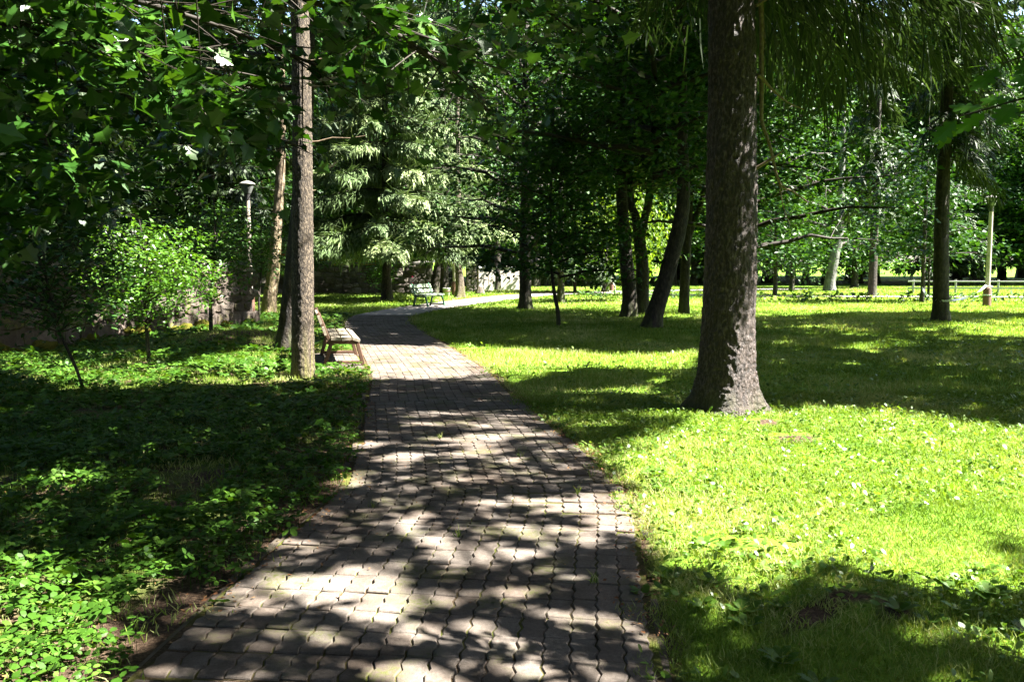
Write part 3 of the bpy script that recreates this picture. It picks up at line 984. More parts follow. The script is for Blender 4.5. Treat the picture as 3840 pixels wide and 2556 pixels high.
# pale path crossing the far lawn
fp = spline([(3.0, 47.5), (7.5, 43.6), (12, 41.8), (18, 40.9), (28, 40.2), (45, 39.5)], 60)
fpt = np.gradient(fp, axis=0); fpt /= np.linalg.norm(fpt, axis=1)[:, None]
fn = np.stack([fpt[:, 1], -fpt[:, 0]], 1)
g = Geo()
n = len(fp)
g.add(np.concatenate([np.c_[fp - fn * 0.75, np.full(n, 0.05)], np.c_[fp + fn * 0.75, np.full(n, 0.05)]]), np.stack([np.arange(n - 1), np.arange(n - 1) + n, np.arange(1, n) + n, np.arange(1, n)], -1))
tag(g.obj('side_path', M['far_path']), 'pale strip of path crossing the far sunny lawn', 'path', kind='structure')


# ------------------------------------------------------------------ stone walls
def stone_mesh(seed, mat):
    r = np.random.default_rng(seed)
    ins = 0.34
    ring = np.array([(-.5, -.28), (-.3, -.5), (.3, -.5), (.5, -.26), (.5, .28), (.28, .5), (-.3, .5), (-.5, .27)]) + r.normal(size=(8, 2)) * 0.045
    V = np.concatenate([np.c_[ring[:, 0], np.full(8, 0.0), ring[:, 1]], np.c_[ring[:, 0] * 0.97, np.full(8, -0.7), ring[:, 1] * 0.97], np.c_[ring[:, 0] * 0.72, np.full(8, -1.0) + r.normal(size=8) * 0.12, ring[:, 1] * 0.72]])
    i = np.arange(8); j = (i + 1) % 8
    quads = np.concatenate([np.stack([i, j, j + 8, i + 8], -1), np.stack([i + 8, j + 8, j + 16, i + 16], -1), np.array([[16, 17, 18, 23], [18, 19, 22, 23], [19, 20, 21, 22]])])
    return Geo().add(V, quads).mesh('stone', mat)


STONES = [stone_mesh(k, M['stone']) for k in range(6)]
STONES_D = [stone_mesh(k + 20, M['stone_dark']) for k in range(6)]


def stone_wall(name, label, A, B, H, th, stones, mortar, vis0, vis1, sw=(0.24, 0.5), sh=(0.17, 0.29), cap=True, prot=0.05, cap_mat='coping'):
    """Wall from A to B; the stones sit on its face to the right of travel A->B (towards the camera side)."""
    A = np.array(A, float); B = np.array(B, float)
    L = np.linalg.norm(B - A)
    d = (B - A) / L
    rz = math.atan2(d[1], d[0])
    t = thing(name, label, 'wall', (A[0], A[1], 0), rz)
    g = Geo(); nseg = int(L / 0.5) + 1
    xs = np.linspace(0, L, nseg)
    hz = H + (noise2(xs, xs * 0, 0.6, 5) - 0.5) * 0.06
    V = np.concatenate([np.c_[xs, 0 * xs, 0 * xs - 0.2], np.c_[xs, 0 * xs, hz], np.c_[xs, 0 * xs + th, hz], np.c_[xs, 0 * xs + th, 0 * xs - 0.2]])
    i = np.arange(nseg - 1)
    Fq = np.concatenate([np.stack([i + k * nseg, i + 1 + k * nseg, i + 1 + (k + 1) * nseg, i + (k + 1) * nseg], -1) for k in range(3)] + [np.array([[0, nseg, 2 * nseg, 3 * nseg], [nseg - 1, 4 * nseg - 1, 3 * nseg - 1, 2 * nseg - 1]])])
    g.add(V, Fq)
    g.obj('wall_core', M[mortar], t)
    if cap:
        x = 0.0
        while x < L:
            w = min(0.9 + 0.5 * rng.random(), L - x)
            if w < 0.15: break
            cg = Geo(); box(cg, 0.006, w - 0.006, -0.07, th + 0.07, 0.0, 0.075 + rng.random() * 0.02)
            o = cg.obj('coping_stone', M[cap_mat], t, loc=(x, 0, H + 0.035 + rng.normal() * 0.006))
            x += w
    cnt = 0
    z = 0.0
    while z < H - 0.08:
        h = sh[0] + (sh[1] - sh[0]) * rng.random()
        if z < 0.2: h *= 1.25
        h = min(h, H - z)
        x = vis0 + rng.random() * 0.2
        while x < vis1:
            w = sw[0] + (sw[1] - sw[0]) * rng.random()
            o = link('stone', stones[rng.integers(len(stones))], t, (x + w / 2, 0.012, z + h / 2 + rng.normal() * 0.03))
            o.scale = (w * 0.93, prot * (0.6 + 0.9 * rng.random()), h * 0.91)
            o.rotation_euler = (rng.normal() * 0.08, rng.normal() * 0.13, rng.normal() * 0.08)
            cnt += 1
            x += w
        z += h
    return t


lw = stone_wall('rubble_wall', 'low rubble stone wall with dark coping behind the saplings', (-10.4, 11.2), (-6.85, 23.4), 1.52, 0.5, STONES, 'mortar', 2.2, 12.65, (0.2, 0.62), (0.16, 0.36), prot=0.05)
mg = Geo()
for k in range(26):
    x = 3.0 + 9.4 * rng.random()
    c = np.array([x, -0.02 - 0.14 * rng.random(), 0.02 + 0.16 * rng.random()])
    r = 0.06 + 0.13 * rng.random()
    a1 = np.linspace(0, 2 * np.pi, 10, endpoint=False)
    prof = np.array([(1.0, -0.3), (1.0, 0.2), (0.75, 0.6), (0.35, 0.85), (0.02, 0.92)])
    V = np.stack([prof[:, 0][:, None] * np.cos(a1), prof[:, 0][:, None] * np.sin(a1), np.repeat(prof[:, 1][:, None], 10, 1)], -1).reshape(-1, 3)
    V = V * (1 + (vnoise(V * 2.5 + k * 7.7, 4) - 0.5)[:, None] * 0.7) * np.array([r * 1.3, r, r * 0.8]) + c
    i = np.arange(4)[:, None] * 10; j = np.arange(10)[None]; j2 = (j + 1) % 10
    mg.add(V, np.stack([i + j, i + j2, i + 10 + j2, i + 10 + j], -1).reshape(-1, 4))
o = mg.obj('moss', M['moss'], lw, True); o['kind'] = 'stuff'

bw = stone_wall('boundary_wall', 'dark stone boundary wall under the spruces beside the gate', (-19, 44.5), (-5.15, 45.6), 1.48, 0.45, STONES_D, 'mortar_dark', 6.2, 13.8, (0.28, 0.55), (0.2, 0.32))


def pillar(name, label, x, y, w, H, rz):
    t = thing(name, label, 'pillar', (x, y, 0), rz)
    g = Geo(); box(g, -w / 2, w / 2, -w / 2, w / 2, -0.1, H); g.obj('core', M['mortar_dark'], t)
    g = Geo()
    V = np.array([[-w / 2 - .08, -w / 2 - .08, H + .002], [w / 2 + .08, -w / 2 - .08, H + .002], [w / 2 + .08, w / 2 + .08, H + .002], [-w / 2 - .08, w / 2 + .08, H + .002]])
    V2 = V + np.array([0, 0, 0.09]); ap = np.array([[0, 0, H + 0.26]])
    g.add(np.concatenate([V, V2, ap]), [[0, 1, 5, 4], [1, 2, 6, 5], [2, 3, 7, 6], [3, 0, 4, 7], [3, 2, 1, 0]])
    g.f.append(np.array([[4, 5, 8], [5, 6, 8], [6, 7, 8], [7, 4, 8]], np.int32))
    g.obj('cap', M['coping'], t)
    for fx, fr in ((0, 0.0), (1, math.pi / 2)):
        z = 0.0
        while z < H - 0.1:
            h = min(0.2 + 0.12 * rng.random(), H - z)
            x0 = -w / 2
            while x0 < w / 2 - 0.08:
                ww = min(0.24 + 0.2 * rng.random(), w / 2 - x0)
                o = link('stone', STONES_D[rng.integers(6)], t)
                if fx == 0:
                    o.location = (x0 + ww / 2, -w / 2 + 0.01, z + h / 2)
                else:
                    o.location = (w / 2 - 0.01, x0 + ww / 2, z + h / 2); o.rotation_euler = (0, 0, fr)
                o.scale = (ww * 0.92, 0.045, h * 0.9)
                x0 += ww
            z += h
    return t


pillar('gate_pillar', 'stout dark stone gate pillar at the end of the boundary wall', -4.65, 46.2, 0.92, 1.5, 0.05)
pillar('gate_pillar', 'slim stone gate pillar beside the sunlit plaster wall', -2.2, 47.6, 0.55, 1.45, 0.05)
# iron gate between the pillars, ajar
gt = thing('iron_gate', 'dark iron gate of upright bars between the stone pillars', 'gate', (-2.55, 47.6, 0), math.pi + 0.12)
for z in (0.15, 0.75, 1.3):
    g = Geo(); bar(g, (0, 0, z), (1.45, 0, z), 0.03, 0.05); g.obj('rail', M['iron'], gt)
bg_ = Geo(); bar(bg_, (0, 0, 0.05), (0, 0, 1.42), 0.022, 0.022, (0, 1, 0)); bme = bg_.mesh('gate_bar', M['iron'])
for k in range(15):
    link('gate_bar', bme, gt, (0.03 + k * 0.1, -0.002, 0))
# sunlit plaster wall beyond
g = Geo(); t = thing('plaster_wall', 'sunlit pale plaster wall beyond the slim gate pillar', 'wall', (-1.85, 49.5, 0), 0.35)
box(g, 0, 2.75, 0, 0.35, -0.1, 1.3); g.obj('wall_core', M['plaster'], t)
for k in range(2):
    g = Geo(); box(g, 0.004, 1.37, -0.06, 0.41, 0, 0.07); g.obj('coping_stone', M['white_plaster'], t, loc=(k * 1.375, 0, 1.303))


# ------------------------------------------------------------------ houses beyond the wall
def house(name, label, x, y, w, d, H, rh, wall, wins, rz=0.0, gable_x=True):
    t = thing(name, label, 'house', (x, y, 0), rz)
    g = Geo()
    V = [[0, 0, -.1], [w, 0, -.1], [w, d, -.1], [0, d, -.1], [0, 0, H], [w, 0, H], [w, d, H], [0, d, H]]
    if gable_x:
        V += [[w / 2, 0, H + rh], [w / 2, d, H + rh]]
        g.add(V, [[0, 1, 5, 4], [1, 2, 6, 5], [2, 3, 7, 6], [3, 0, 4, 7]]); g.f.append(np.array([[4, 5, 8], [6, 7, 9]], np.int32))
        slopes = [([-.35, -.35, H - .25 * 2 * rh / w], [w / 2, -.35, H + rh + .02], 1), ([w + .35, -.35, H - .25 * 2 * rh / w], [w / 2, -.35, H + rh + .02], -1)]
    g.obj('wall', M[wall], t)
    for a, b, sg in slopes:
        a = np.array(a); b = np.array(b); e = np.array([0, d + .7, 0])
        up = np.array([0, 0, 0.12])
        rg = Geo()
        V = np.array([a, b, b + e, a + e]); V = np.concatenate([V, V + up])
        rg.add(V, [[0, 3, 2, 1], [4, 5, 6, 7], [0, 1, 5, 4], [1, 2, 6, 5], [2, 3, 7, 6], [3, 0, 4, 7]])
        ro = rg.obj('roof', M['roof'], t)
        nrow = 7
        for k in range(nrow):           # raised tile courses
            cg = Geo(); p = a + (b - a) * (k + 0.5) / nrow
            bar(cg, p + up * 1.1, p + e + up * 1.1, np.linalg.norm(b - a) / nrow * 0.9, 0.05, (0, 0, 1)); cg.obj('tile_course', M['roof'], ro)
    for (wx, wz, ww, wh) in wins:
        fg = Geo()
        box(fg, wx - .07, wx + ww + .07, -0.05, 0.0, wz - .07, wz); box(fg, wx - .07, wx + ww + .07, -0.05, 0, wz + wh, wz + wh + .07)
        box(fg, wx - .07, wx, -0.05, 0, wz, wz + wh); box(fg, wx + ww, wx + ww + .07, -0.05, 0, wz, wz + wh); box(fg, wx + ww / 2 - .03, wx + ww / 2 + .03, -0.045, 0, wz, wz + wh)
        wo_ = fg.obj('window', M['white_paint'], t)
        pg = Geo(); box(pg, wx, wx + ww, -0.02, -0.004, wz, wz + wh); pg.obj('pane', M['glass'], wo_)
        sg_ = Geo(); box(sg_, wx - .12, wx + ww + .12, -0.14, -0.05, wz - .12, wz - .072); sg_.obj('sill', M['coping'], wo_)
    return t


house('white_house', 'white two storey house glimpsed between the leaning trunks', -21.2, 60, 6.1, 8, 5.4, 2.6, 'white_plaster', [(1.0, 1.0, 1.1, 1.3), (3.6, 1.0, 1.1, 1.3), (1.0, 3.6, 1.1, 1.3), (3.6, 3.6, 1.1, 1.3)])
house('beige_shed', 'small beige shed with gable behind the boundary wall', -15.6, 50.5, 2.5, 3, 2.0, 0.7, 'beige_plaster', [(0.7, 0.9, 0.7, 0.7)])
house('yellow_cottage', 'low ochre yellow cottage with red roof behind the spruce boughs', -15.4, 66, 7.2, 7, 2.2, 1.7, 'yellow_plaster', [(1.2, 0.7, 0.8, 0.9)])

# ================================================================== OBJECTS
# ------------------------------------------------------------------ benches
def make_bench(name, label, plank, frame, Lb):
    t = thing(name, label, 'bench')
    # local x: towards the front, local y: along the bench
    def pl(nm, x0, z0, x1, z1, th):
        """plank whose cross-section runs from (x0,z0) to (x1,z1)"""
        d = Vector((x1 - x0, 0, z1 - z0)); w = d.length; d.normalize()
        up = Vector((-d.z, 0, d.x))
        c = Vector(((x0 + x1) / 2, 0, (z0 + z1) / 2)) + up * th / 2
        g = Geo(); bar(g, c + Vector((0, -Lb / 2, 0)), c + Vector((0, Lb / 2, 0)), w, th, up, bev=0.12)
        g.obj(nm, M[plank], t)
    pl('seat_plank', -0.20, 0.415, -0.055, 0.405, 0.042)
    pl('seat_plank', -0.035, 0.405, 0.11, 0.412, 0.042)
    pl('seat_plank', 0.128, 0.412, 0.235, 0.375, 0.042)
    pl('backrest_plank', -0.258, 0.50, -0.302, 0.625, 0.040)
    pl('backrest_plank', -0.322, 0.675, -0.366, 0.80, 0.040)
    for y in (-Lb / 2 + 0.16, Lb / 2 - 0.16):
        fr = {}
        for nm, a, b, w in (('leg', (0.30, y, 0.0), (0.20, y, 0.385), 0.06), ('leg', (-0.30, y, 0.0), (-0.185, y, 0.39), 0.06), ('seat_rail', (-0.27, y, 0.375), (0.235, y, 0.362), 0.06), ('back_support', (-0.205, y + 0.002, 0.35), (-0.385, y + 0.002, 0.83), 0.055), ('foot_rail', (-0.29, y + 0.001, 0.05), (0.285, y + 0.001, 0.05), 0.05)):
            g = Geo(); bar(g, a, b, 0.055, w, (1, 0, 0.2) if nm in ('leg', 'back_support') else (0, 0, 1)); g.obj(nm, M[frame], t)
    return t


bench = make_bench('park_bench', 'park bench of worn pale planks on brown frame beside the tall trunk', 'plank', 'brown_wood', 1.95)
bench.location = (-2.83, 14.62, 0.024); bench.rotation_euler = (0, 0, math.atan2(0.24, 0.97))
bench2 = make_bench('park_bench', 'green park bench beside the path in front of the spruces', 'green_plank', 'green_wood', 1.55)
bench2.location = (-3.05, 32.6, 0.02); bench2.rotation_euler = (0, 0, -0.42)


# ------------------------------------------------------------------ lamp posts
def make_lamp(label, x, y, H=3.95, r=0.085):
    t = thing('lamp_post', label, 'lamp post', (x, y, 0))
    g = Geo(); lathe(g, [(r * 1.7, -0.05), (r * 1.7, 0.62), (r * 1.55, 0.66), (r * 1.1, 0.70)], 12); g.obj('base', M['pole_base'], t, True)
    g = Geo(); lathe(g, [(r * 1.05, 0.66), (r * 0.98, 2.0), (r * 0.85, H - 0.55)], 12); g.obj('pole', M['pole'], t, True)
    hd = Geo(); lathe(hd, [(r * 0.95, H - 0.58), (r * 1.0, H - 0.42), (r * 1.3, H - 0.36)], 12); h = hd.obj('lamp_neck', M['iron'], t, True)
    g = Geo(); lathe(g, [(r * 1.3, H - 0.37), (0.14, H - 0.30), (0.195, H - 0.16), (0.205, H - 0.10)], 18); g.obj('lamp_bowl', M['lamp_bowl'], t, True)
    g = Geo(); lathe(g, [(0.20, H - 0.105), (0.245, H - 0.10), (0.235, H - 0.075), (0.16, H - 0.03), (0.06, H), (0.004, H + 0.008)], 18); g.obj('lamp_cap', M['lamp_cap'], t, True)
    return t


make_lamp('pale lamp post with shallow grey head behind the rubble wall', -8.12, 27.5, 4.1)
make_lamp('pale lamp post half hidden by spruce boughs near the gate', -2.74, 42.39, 4.0)
make_lamp('pale lamp post with brown base and white tape on the lawn', 17.55, 32.77, 4.05)
make_lamp('slim far lamp post beyond the willow bush', 5.55, 49.5, 4.0, 0.075)

# ------------------------------------------------------------------ barrier tape
def tape(label, pts, sag=0.06, w=0.07):
    g = Geo()
    for a, b in zip(pts[:-1], pts[1:]):
        a = np.array(a, float); b = np.array(b, float)
        n = 18
        t = np.linspace(0, 1, n)
        P = a + (b - a) * t[:, None]
        P[:, 2] -= sag * 4 * t * (1 - t) * np.linalg.norm(b - a) * 0.25
        d = (b - a); d[2] = 0; d /= np.linalg.norm(d) + 1e-9
        side = np.array([-d[1], d[0], 0])
        tw = 0.9 * np.sin(t * 7 + a[0])
        W = np.cos(tw)[:, None] * np.array([0, 0, 1.0]) + np.sin(tw)[:, None] * side
        V = np.concatenate([P - W * w / 2, P + W * w / 2, P - W * w / 2 + side * 0.003, P + W * w / 2 + side * 0.003])
        i = np.arange(n - 1)
        g.add(V, np.concatenate([np.stack([i, i + 1, i + n + 1, i + n], -1), np.stack([i + 2 * n, i + 3 * n, i + 3 * n + 1, i + 2 * n + 1], -1)]))
    return g


def ring_pts(x, y, z, r, a0, a1, n=8):
    return [(x + r * math.cos(a), y + r * math.sin(a), z) for a in np.linspace(a0, a1, n)]


tg = tape('', [(17.42, 32.62, 0.78), (12.03, 24.25, 0.60)], 0.05)
for ring in (ring_pts(11.88, 24.45, 0.58, 0.235, -2.9, 0.2), ring_pts(17.55, 32.77, 0.74, 0.155, -3.1, 3.1, 14), ring_pts(17.55, 32.77, 0.42, 0.155, -3.1, 3.1, 14)):
    sub = tape('', ring, 0.0, 0.06)
    tg.v += sub.v; tg.a += sub.a; tg.f += [f + tg.n for f in sub.f]; tg.n += sub.n
sub = tape('', [(11.62, 24.3, 0.6), (16.35, 35.4, 0.62)], 0.03)
tg.v += sub.v; tg.a += sub.a; tg.f += [f + tg.n for f in sub.f]; tg.n += sub.n
tag(tg.obj('barrier_tape', M['tape']), 'white barrier tape strung between lawn trees and the lamp post', 'tape')

# ------------------------------------------------------------------ long white railing at the far edge of the lawn
t = thing('white_railing', 'long low white two-rail railing at the far edge of the lawn', 'railing', (20.5, 46.0, 0), -0.10)
for z in (0.28, 0.62):
    g = Geo(); bar(g, (0, 0, z), (22, 0, z), 0.05, 0.08); g.obj('rail', M['white_paint'], t)
pg = Geo(); bar(pg, (0, 0.05, -0.1), (0, 0.05, 0.72), 0.09, 0.09, (0, 1, 0)); pme = pg.mesh('post', M['white_paint'])
for k in range(11):
    link('post', pme, t, (0.3 + k * 2.1, 0.04, 0))

# ------------------------------------------------------------------ small things by the gate
t = thing('litter_bin', 'small pale litter bin beside the lamp post near the gate', 'bin', (-3.1, 42.0, 0)); t.scale = (.75, .75, .75)
g = Geo(); lathe(g, [(0.17, 0.0), (0.20, 0.02), (0.235, 0.48), (0.25, 0.5), (0.25, 0.53), (0.2, 0.53), (0.19, 0.1)], 16); g.obj('body', M['white_paint'], t, True)
g = Geo(); lathe(g, [(0.252, 0.30), (0.258, 0.31), (0.258, 0.35), (0.252, 0.36)], 16); g.obj('band', M['pole_base'], t, True)
g = Geo()
prof = np.array([(0.26, 0), (0.25, 0.1), (0.19, 0.25), (0.1, 0.38), (0.03, 0.42)])
a1 = np.linspace(0, 2 * np.pi, 9, endpoint=False)
V = np.stack([prof[:, 0][:, None] * np.cos(a1), 0.6 * prof[:, 0][:, None] * np.sin(a1), np.repeat(prof[:, 1][:, None], 9, 1)], -1).reshape(-1, 3)
V = V * (1 + 0.3 * (vnoise(V * 6, 2) - 0.5)[:, None])
i = np.arange(4)[:, None] * 9; j = np.arange(9)[None]; j2 = (j + 1) % 9
g.add(V, np.stack([i + j, i + j2, i + 9 + j2, i + 9 + j], -1).reshape(-1, 4))
tag(g.obj('marker_stone', M['stone'], loc=(-1.62, 44.6, 0)), 'pointed grey marker stone at the far edge of the path', 'stone')
t = thing('sign_stand', 'thin dark metal stand on the lawn near the marker stone', 'stand', (-1.35, 46.4, 0), 0.2)
for x in (-0.16, 0.16):
    g = Geo(); bar(g, (x, 0, 0), (x * 0.7, 0, 1.0), 0.03, 0.03, (0, 1, 0)); g.obj('leg', M['iron'], t)
g = Geo(); bar(g, (-0.2, 0.001, 0.98), (0.2, 0.001, 0.98), 0.03, 0.04); g.obj('crossbar', M['iron'], t)


# ------------------------------------------------------------------ parked car behind the gate
def make_car(x, y, rz):
    t = thing('parked_car', 'dark red parked car behind the stone gate pillar', 'car', (x, y, 0), rz)
    L, W = 4.1, 1.68
    prof = [(-2.05, .35), (-2.05, .62), (-1.98, .82), (-1.1, .92), (-0.45, 1.36), (0.75, 1.42), (1.55, 1.0), (2.0, .92), (2.05, .6), (2.02, .33)]
    prof = np.array(prof)
    n = len(prof)
    rows = []
    for yy, k in ((-W / 2, .985), (-W / 2 + .06, 1.0), (W / 2 - .06, 1.0), (W / 2, .985)):
        yv = np.full(n, yy)
        top = np.clip((prof[:, 1] - .9) / .5, 0, 1)
        yv = yv * (1 - 0.17 * top)
        rows.append(np.c_[prof[:, 0] * k, yv, prof[:, 1]])
    V = np.concatenate(rows)
    g = Geo()
    q = []
    for r_ in range(3):
        for i_ in range(n):
            j_ = (i_ + 1) % n
            q.append([r_ * n + i_, r_ * n + j_, (r_ + 1) * n + j_, (r_ + 1) * n + i_])
    g.add(V, q)
    g.f.append(np.array([list(range(n))[::-1], [3 * n + i_ for i_ in range(n)]], np.int32))
    g.obj('body', M['car_paint'], t)
    for sgn in (-1, 1):
        for a, b, c_, d_ in (((-.98, .95), (-.45, 1.3), (.12, 1.33), (.12, .97)), ((.18, .97), (.18, 1.33), (.72, 1.35), (1.3, 1.02))):
            g = Geo()
            pts = []
            for (px_, pz_) in (a, b, c_, d_):
                top = min(1, max(0, (pz_ - .9) / .5))
                pts.append([px_, sgn * (W / 2 * (1 - .17 * top) + .004), pz_])
            pts2 = [[p[0], p[1] + sgn * 0.006, p[2]] for p in pts]
            g.add(pts + pts2, [[0, 1, 2, 3], [7, 6, 5, 4], [0, 4, 5, 1], [1, 5, 6, 2], [2, 6, 7, 3], [3, 7, 4, 0]])
            g.obj('side_window', M['glass'], t)
        for wx in (-1.28, 1.3):
            g = Geo(); a = np.linspace(0, 2 * np.pi, 20, endpoint=False)
            ring = lambda r_, yv: np.stack([wx + r_ * np.cos(a), np.full(20, yv), .31 + r_ * np.sin(a)], -1)
            V = np.concatenate([ring(.2, sgn * .86), ring(.29, sgn * .87), ring(.31, sgn * .84), ring(.31, sgn * .68)])
            i_ = np.arange(3)[:, None] * 20; j_ = np.arange(20)[None]; k_ = (j_ + 1) % 20
            g.add(V, np.stack([i_ + j_, i_ + k_, i_ + 20 + k_, i_ + 20 + j_], -1).reshape(-1, 4))
            wh = g.obj('wheel', M['rubber'], t, True)
            g = Geo(); V = np.concatenate([ring(.2, sgn * .862), ring(.06, sgn * .885), np.array([[wx, sgn * .888, .31]])])
            g.add(V, np.stack([np.arange(20), (np.arange(20) + 1) % 20, (np.arange(20) + 1) % 20 + 20, np.arange(20) + 20], -1))
            g.f.append(np.stack([np.arange(20) + 20, (np.arange(20) + 1) % 20 + 20, np.full(20, 40)], -1).astype(np.int32))
            g.obj('rim', M['rim'], wh)
        g = Geo(); box(g, -2.07, -1.98, sgn * .62 - .14, sgn * .62 + .14, .6, .74); g.obj('headlight', M['light_glass'], t)
    g = Geo(); g.add([[-1.06, -.68, .95], [-1.06, .68, .95], [-.47, .6, 1.34], [-.47, -.6, 1.34], [-1.075, -.68, .96], [-1.075, .68, .96], [-.485, .6, 1.35], [-.485, -.6, 1.35]], [[0, 1, 2, 3], [7, 6, 5, 4], [0, 4, 5, 1], [1, 5, 6, 2], [2, 6, 7, 3], [3, 7, 4, 0]])
    g.obj('windscreen', M['glass'], t)
    return t


make_car(-6.3, 49.2, 0.15)

# ================================================================== TREES
def geo_trunk(pts, **kw):
    g = Geo(); trunk_geo(g, pts, **kw); return g


def parts_of(trunk, wood, leaf, bark, lm, twig='twig'):
    p = [('trunk', trunk.mesh('trunk', M[bark], True))]
    if wood is not None and wood.n: p.append(('branches', wood.mesh('branches', M[twig], True)))
    if leaf is not None and leaf.n: p.append(('crown', leaf.mesh('crown', M[lm])))
    return p


def tree_at(name, label, cat, x, y, parts, group=None):
    return make_tree(name, label, cat, x, y, parts, group)


# ---- shared templates for the woodland
TB, TS = [], []
for k in range(4):
    w, l = broad_crown(2.2 + 0.4 * k, 15, 4.6, 20, 10, 90, 0.24, 0.85, 0.2)
    tr = geo_trunk([(0, 0, -0.1, .23), (0.1, 0, 3, .19), (-.05, .1, 7, .14), (0.05, 0, 12, .05)], sides=10, rings=16, bark=0.015, seed=k)
    TB.append((tr.mesh('trunk', M['bark_dark'], True), w.mesh('branches', M['twig'], True), l.mesh('crown', M['broad' if k % 2 else 'broad2'])))
for k in range(2):
    w, l = spruce_crown(1.3 + k * 0.5, 18, 3.5, 20, 6, 0.55, 0.11, 0.85, 17, 0.32)
    tr = geo_trunk([(0, 0, -0.1, .22), (0, 0, 8, .13), (0, 0, 18.4, .02)], sides=10, rings=14, bark=0.012, seed=9 + k)
    TS.append((tr.mesh('trunk', M['bark_dark'], True), w.mesh('branches', M['twig'], True), l.mesh('crown', M['spruce_dark'])))


def bg_tree(T, x, y, name, label, group, sc=1.0, rz=None, squash=1.0):
    t = make_tree(name, label, 'tree', x, y, list(zip(('trunk', 'branches', 'crown'), T)), group, rng.random() * 6.28 if rz is None else rz, sc)
    t.scale = (sc, sc, sc * squash)
    return t


GB = ('woodland_tree', 'dark leafy woodland tree standing beyond the far lawn', 'trees of the far woodland')
GS = ('woodland_spruce', 'tall dark spruce standing in the far woodland', 'spruces of the far woodland')
LBg = ('woodland_tree', 'leafy tree growing behind the stone walls', 'trees behind the walls')
LSg = ('woodland_spruce', 'drooping spruce growing behind the rubble wall', 'spruces behind the rubble wall')
# far woodland, right and centre
for k in range(30):
    x = -6 + 62 * (k + rng.random()) / 30
    y = 58 + 6 * rng.random() + 0.08 * abs(x)
    if k % 3 == 1: bg_tree(TS[k % 2], x, y, *GS, sc=0.95 + 0.3 * rng.random())
    else: bg_tree(TB[k % 4], x, y, *GB, sc=0.95 + 0.35 * rng.random())
for k in range(22):
    x = -16 + 88 * (k + rng.random()) / 22
    y = 70 + 10 * rng.random()
    bg_tree(TB[k % 4] if k % 2 else TS[k // 2 % 2], x, y, *(GB if k % 2 else GS), sc=1.25 + 0.4 * rng.random())
for k in range(20):
    x = -20 + 80 * (k + rng.random()) / 20
    bg_tree(TB[k % 4], x, 84 + 10 * rng.random(), *GB, sc=1.7 + 0.4 * rng.random())
for x in (-13, -8, -3.5, 0.5, 4.5, 9, 14, 19, 25, 31):
    bg_tree(TB[int(rng.integers(4))], x + rng.random(), 65 + 5 * rng.random(), *GB, sc=1.7 + 0.2 * rng.random())
# behind the walls, left and centre
for (x, y, s_) in ((-24, 50, 1.1), (-19.5, 54, 1.0), (-11.5, 52, 0.9), (-8.5, 57, 1.1), (-2.5, 62, 1.2), (-27, 40, 1.2), (-22, 36, 1.1), (-30, 30, 1.2), (-24, 24, 1.1), (-17, 62, 1.2), (-12, 72, 1.4), (-5, 74, 1.3), (-33, 52, 1.3), (-26, 66, 1.4), (-20.5, 41, 1.35), (-15.2, 47.5, 1.3), (-25, 33, 1.35), (-6.5, 53, 1.3), (1.5, 58, 1.3)):
    bg_tree(TB[rng.integers(4)], x, y, *LBg, sc=s_)
for (x, y, s_) in ((-12.8, 24.5, 0.95), (-15.5, 29.5, 1.05), (-11.2, 33.5, 1.0), (-16.5, 20.5, 1.0), (-18.5, 36, 1.1), (-13.5, 16.8, 0.9)):
    bg_tree(TS[rng.integers(2)], x, y, *LSg, sc=s_)
# added ring of woodland out of view, to block excess sky light
for k in range(26):
    a = R(100 + 220 * (k + rng.random() * 0.8) / 26)
    r = 26 + 14 * rng.random()
    x, y = r * math.sin(a), 8 + r * math.cos(a)
    if x > 0: x *= 1.25
    bg_tree(TB[k % 4] if k % 3 else TS[k % 2], x, y, 'woodland_tree', 'leafy tree of the woodland around the park', 'trees around the park', sc=1.0 + 0.3 * rng.random())
for k in range(14):
    bg_tree(TB[k % 4], 52 + 10 * rng.random(), 4 + 54 * k / 14, 'woodland_tree', 'leafy tree of the woodland around the park', 'trees around the park', sc=1.0 + 0.3 * rng.random())

# ---- A: the big spruce on the lawn
ax, ay = 2.37, 9.7
tr = geo_trunk([(2.36 - ax, 0, -0.15, .30), (2.365 - ax, 0, .3, .30), (2.37 - ax, 0, .9, .285), (2.38 - ax, 0, 2.0, .272), (2.36 - ax, 0, 3.4, .25), (2.33 - ax, 0.02, 5, .23), (2.32 - ax, 0, 9, .18), (2.3 - ax, 0, 20, .03)], sides=120, rings=300, bark=0.020, flare=1.7, flare_h=0.20, roots=4, ph=0.4, sc=30, seed=3, zst=0.45)
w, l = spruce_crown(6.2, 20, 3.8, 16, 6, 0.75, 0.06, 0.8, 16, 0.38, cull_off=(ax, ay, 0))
for (az, z, L_, dr) in ((-0.25, 4.9, 2.4, .42), (0.3, 4.8, 2.9, .42), (0.15, 5.1, 3.4, .45), (0.6, 5.0, 3.2, .45), (0.9, 4.9, 3.0, .45), (1.2, 5.2, 3.2, .45), (-0.15, 5.4, 2.9, .50), (0.25, 5.6, 3.3, .46), (0.7, 5.3, 3.0, .50), (-0.5, 5.8, 2.6, .52), (0.05, 6.1, 3.8, .5), (1.0, 5.7, 3.2, .48), (0.45, 6.3, 3.9, .5), (2.6, 5.9, 2.2, .4), (1.8, 5.6, 2.6, .45)):
    bough(w, l, (0, 0, z), az, L_, 0.0, dr, 50, 0.7, 0.88, 0.024, rng.random(), dens=0.62, hl=1.25 + 0.7 * rng.random())
tA = make_tree('spruce_tree', 'big spruce with thick rough trunk flaring at its base on the lawn', 'tree', ax, ay, parts_of(tr, w, l, 'bark_a', 'spruce_dark', 'dead'))
dg = Geo()
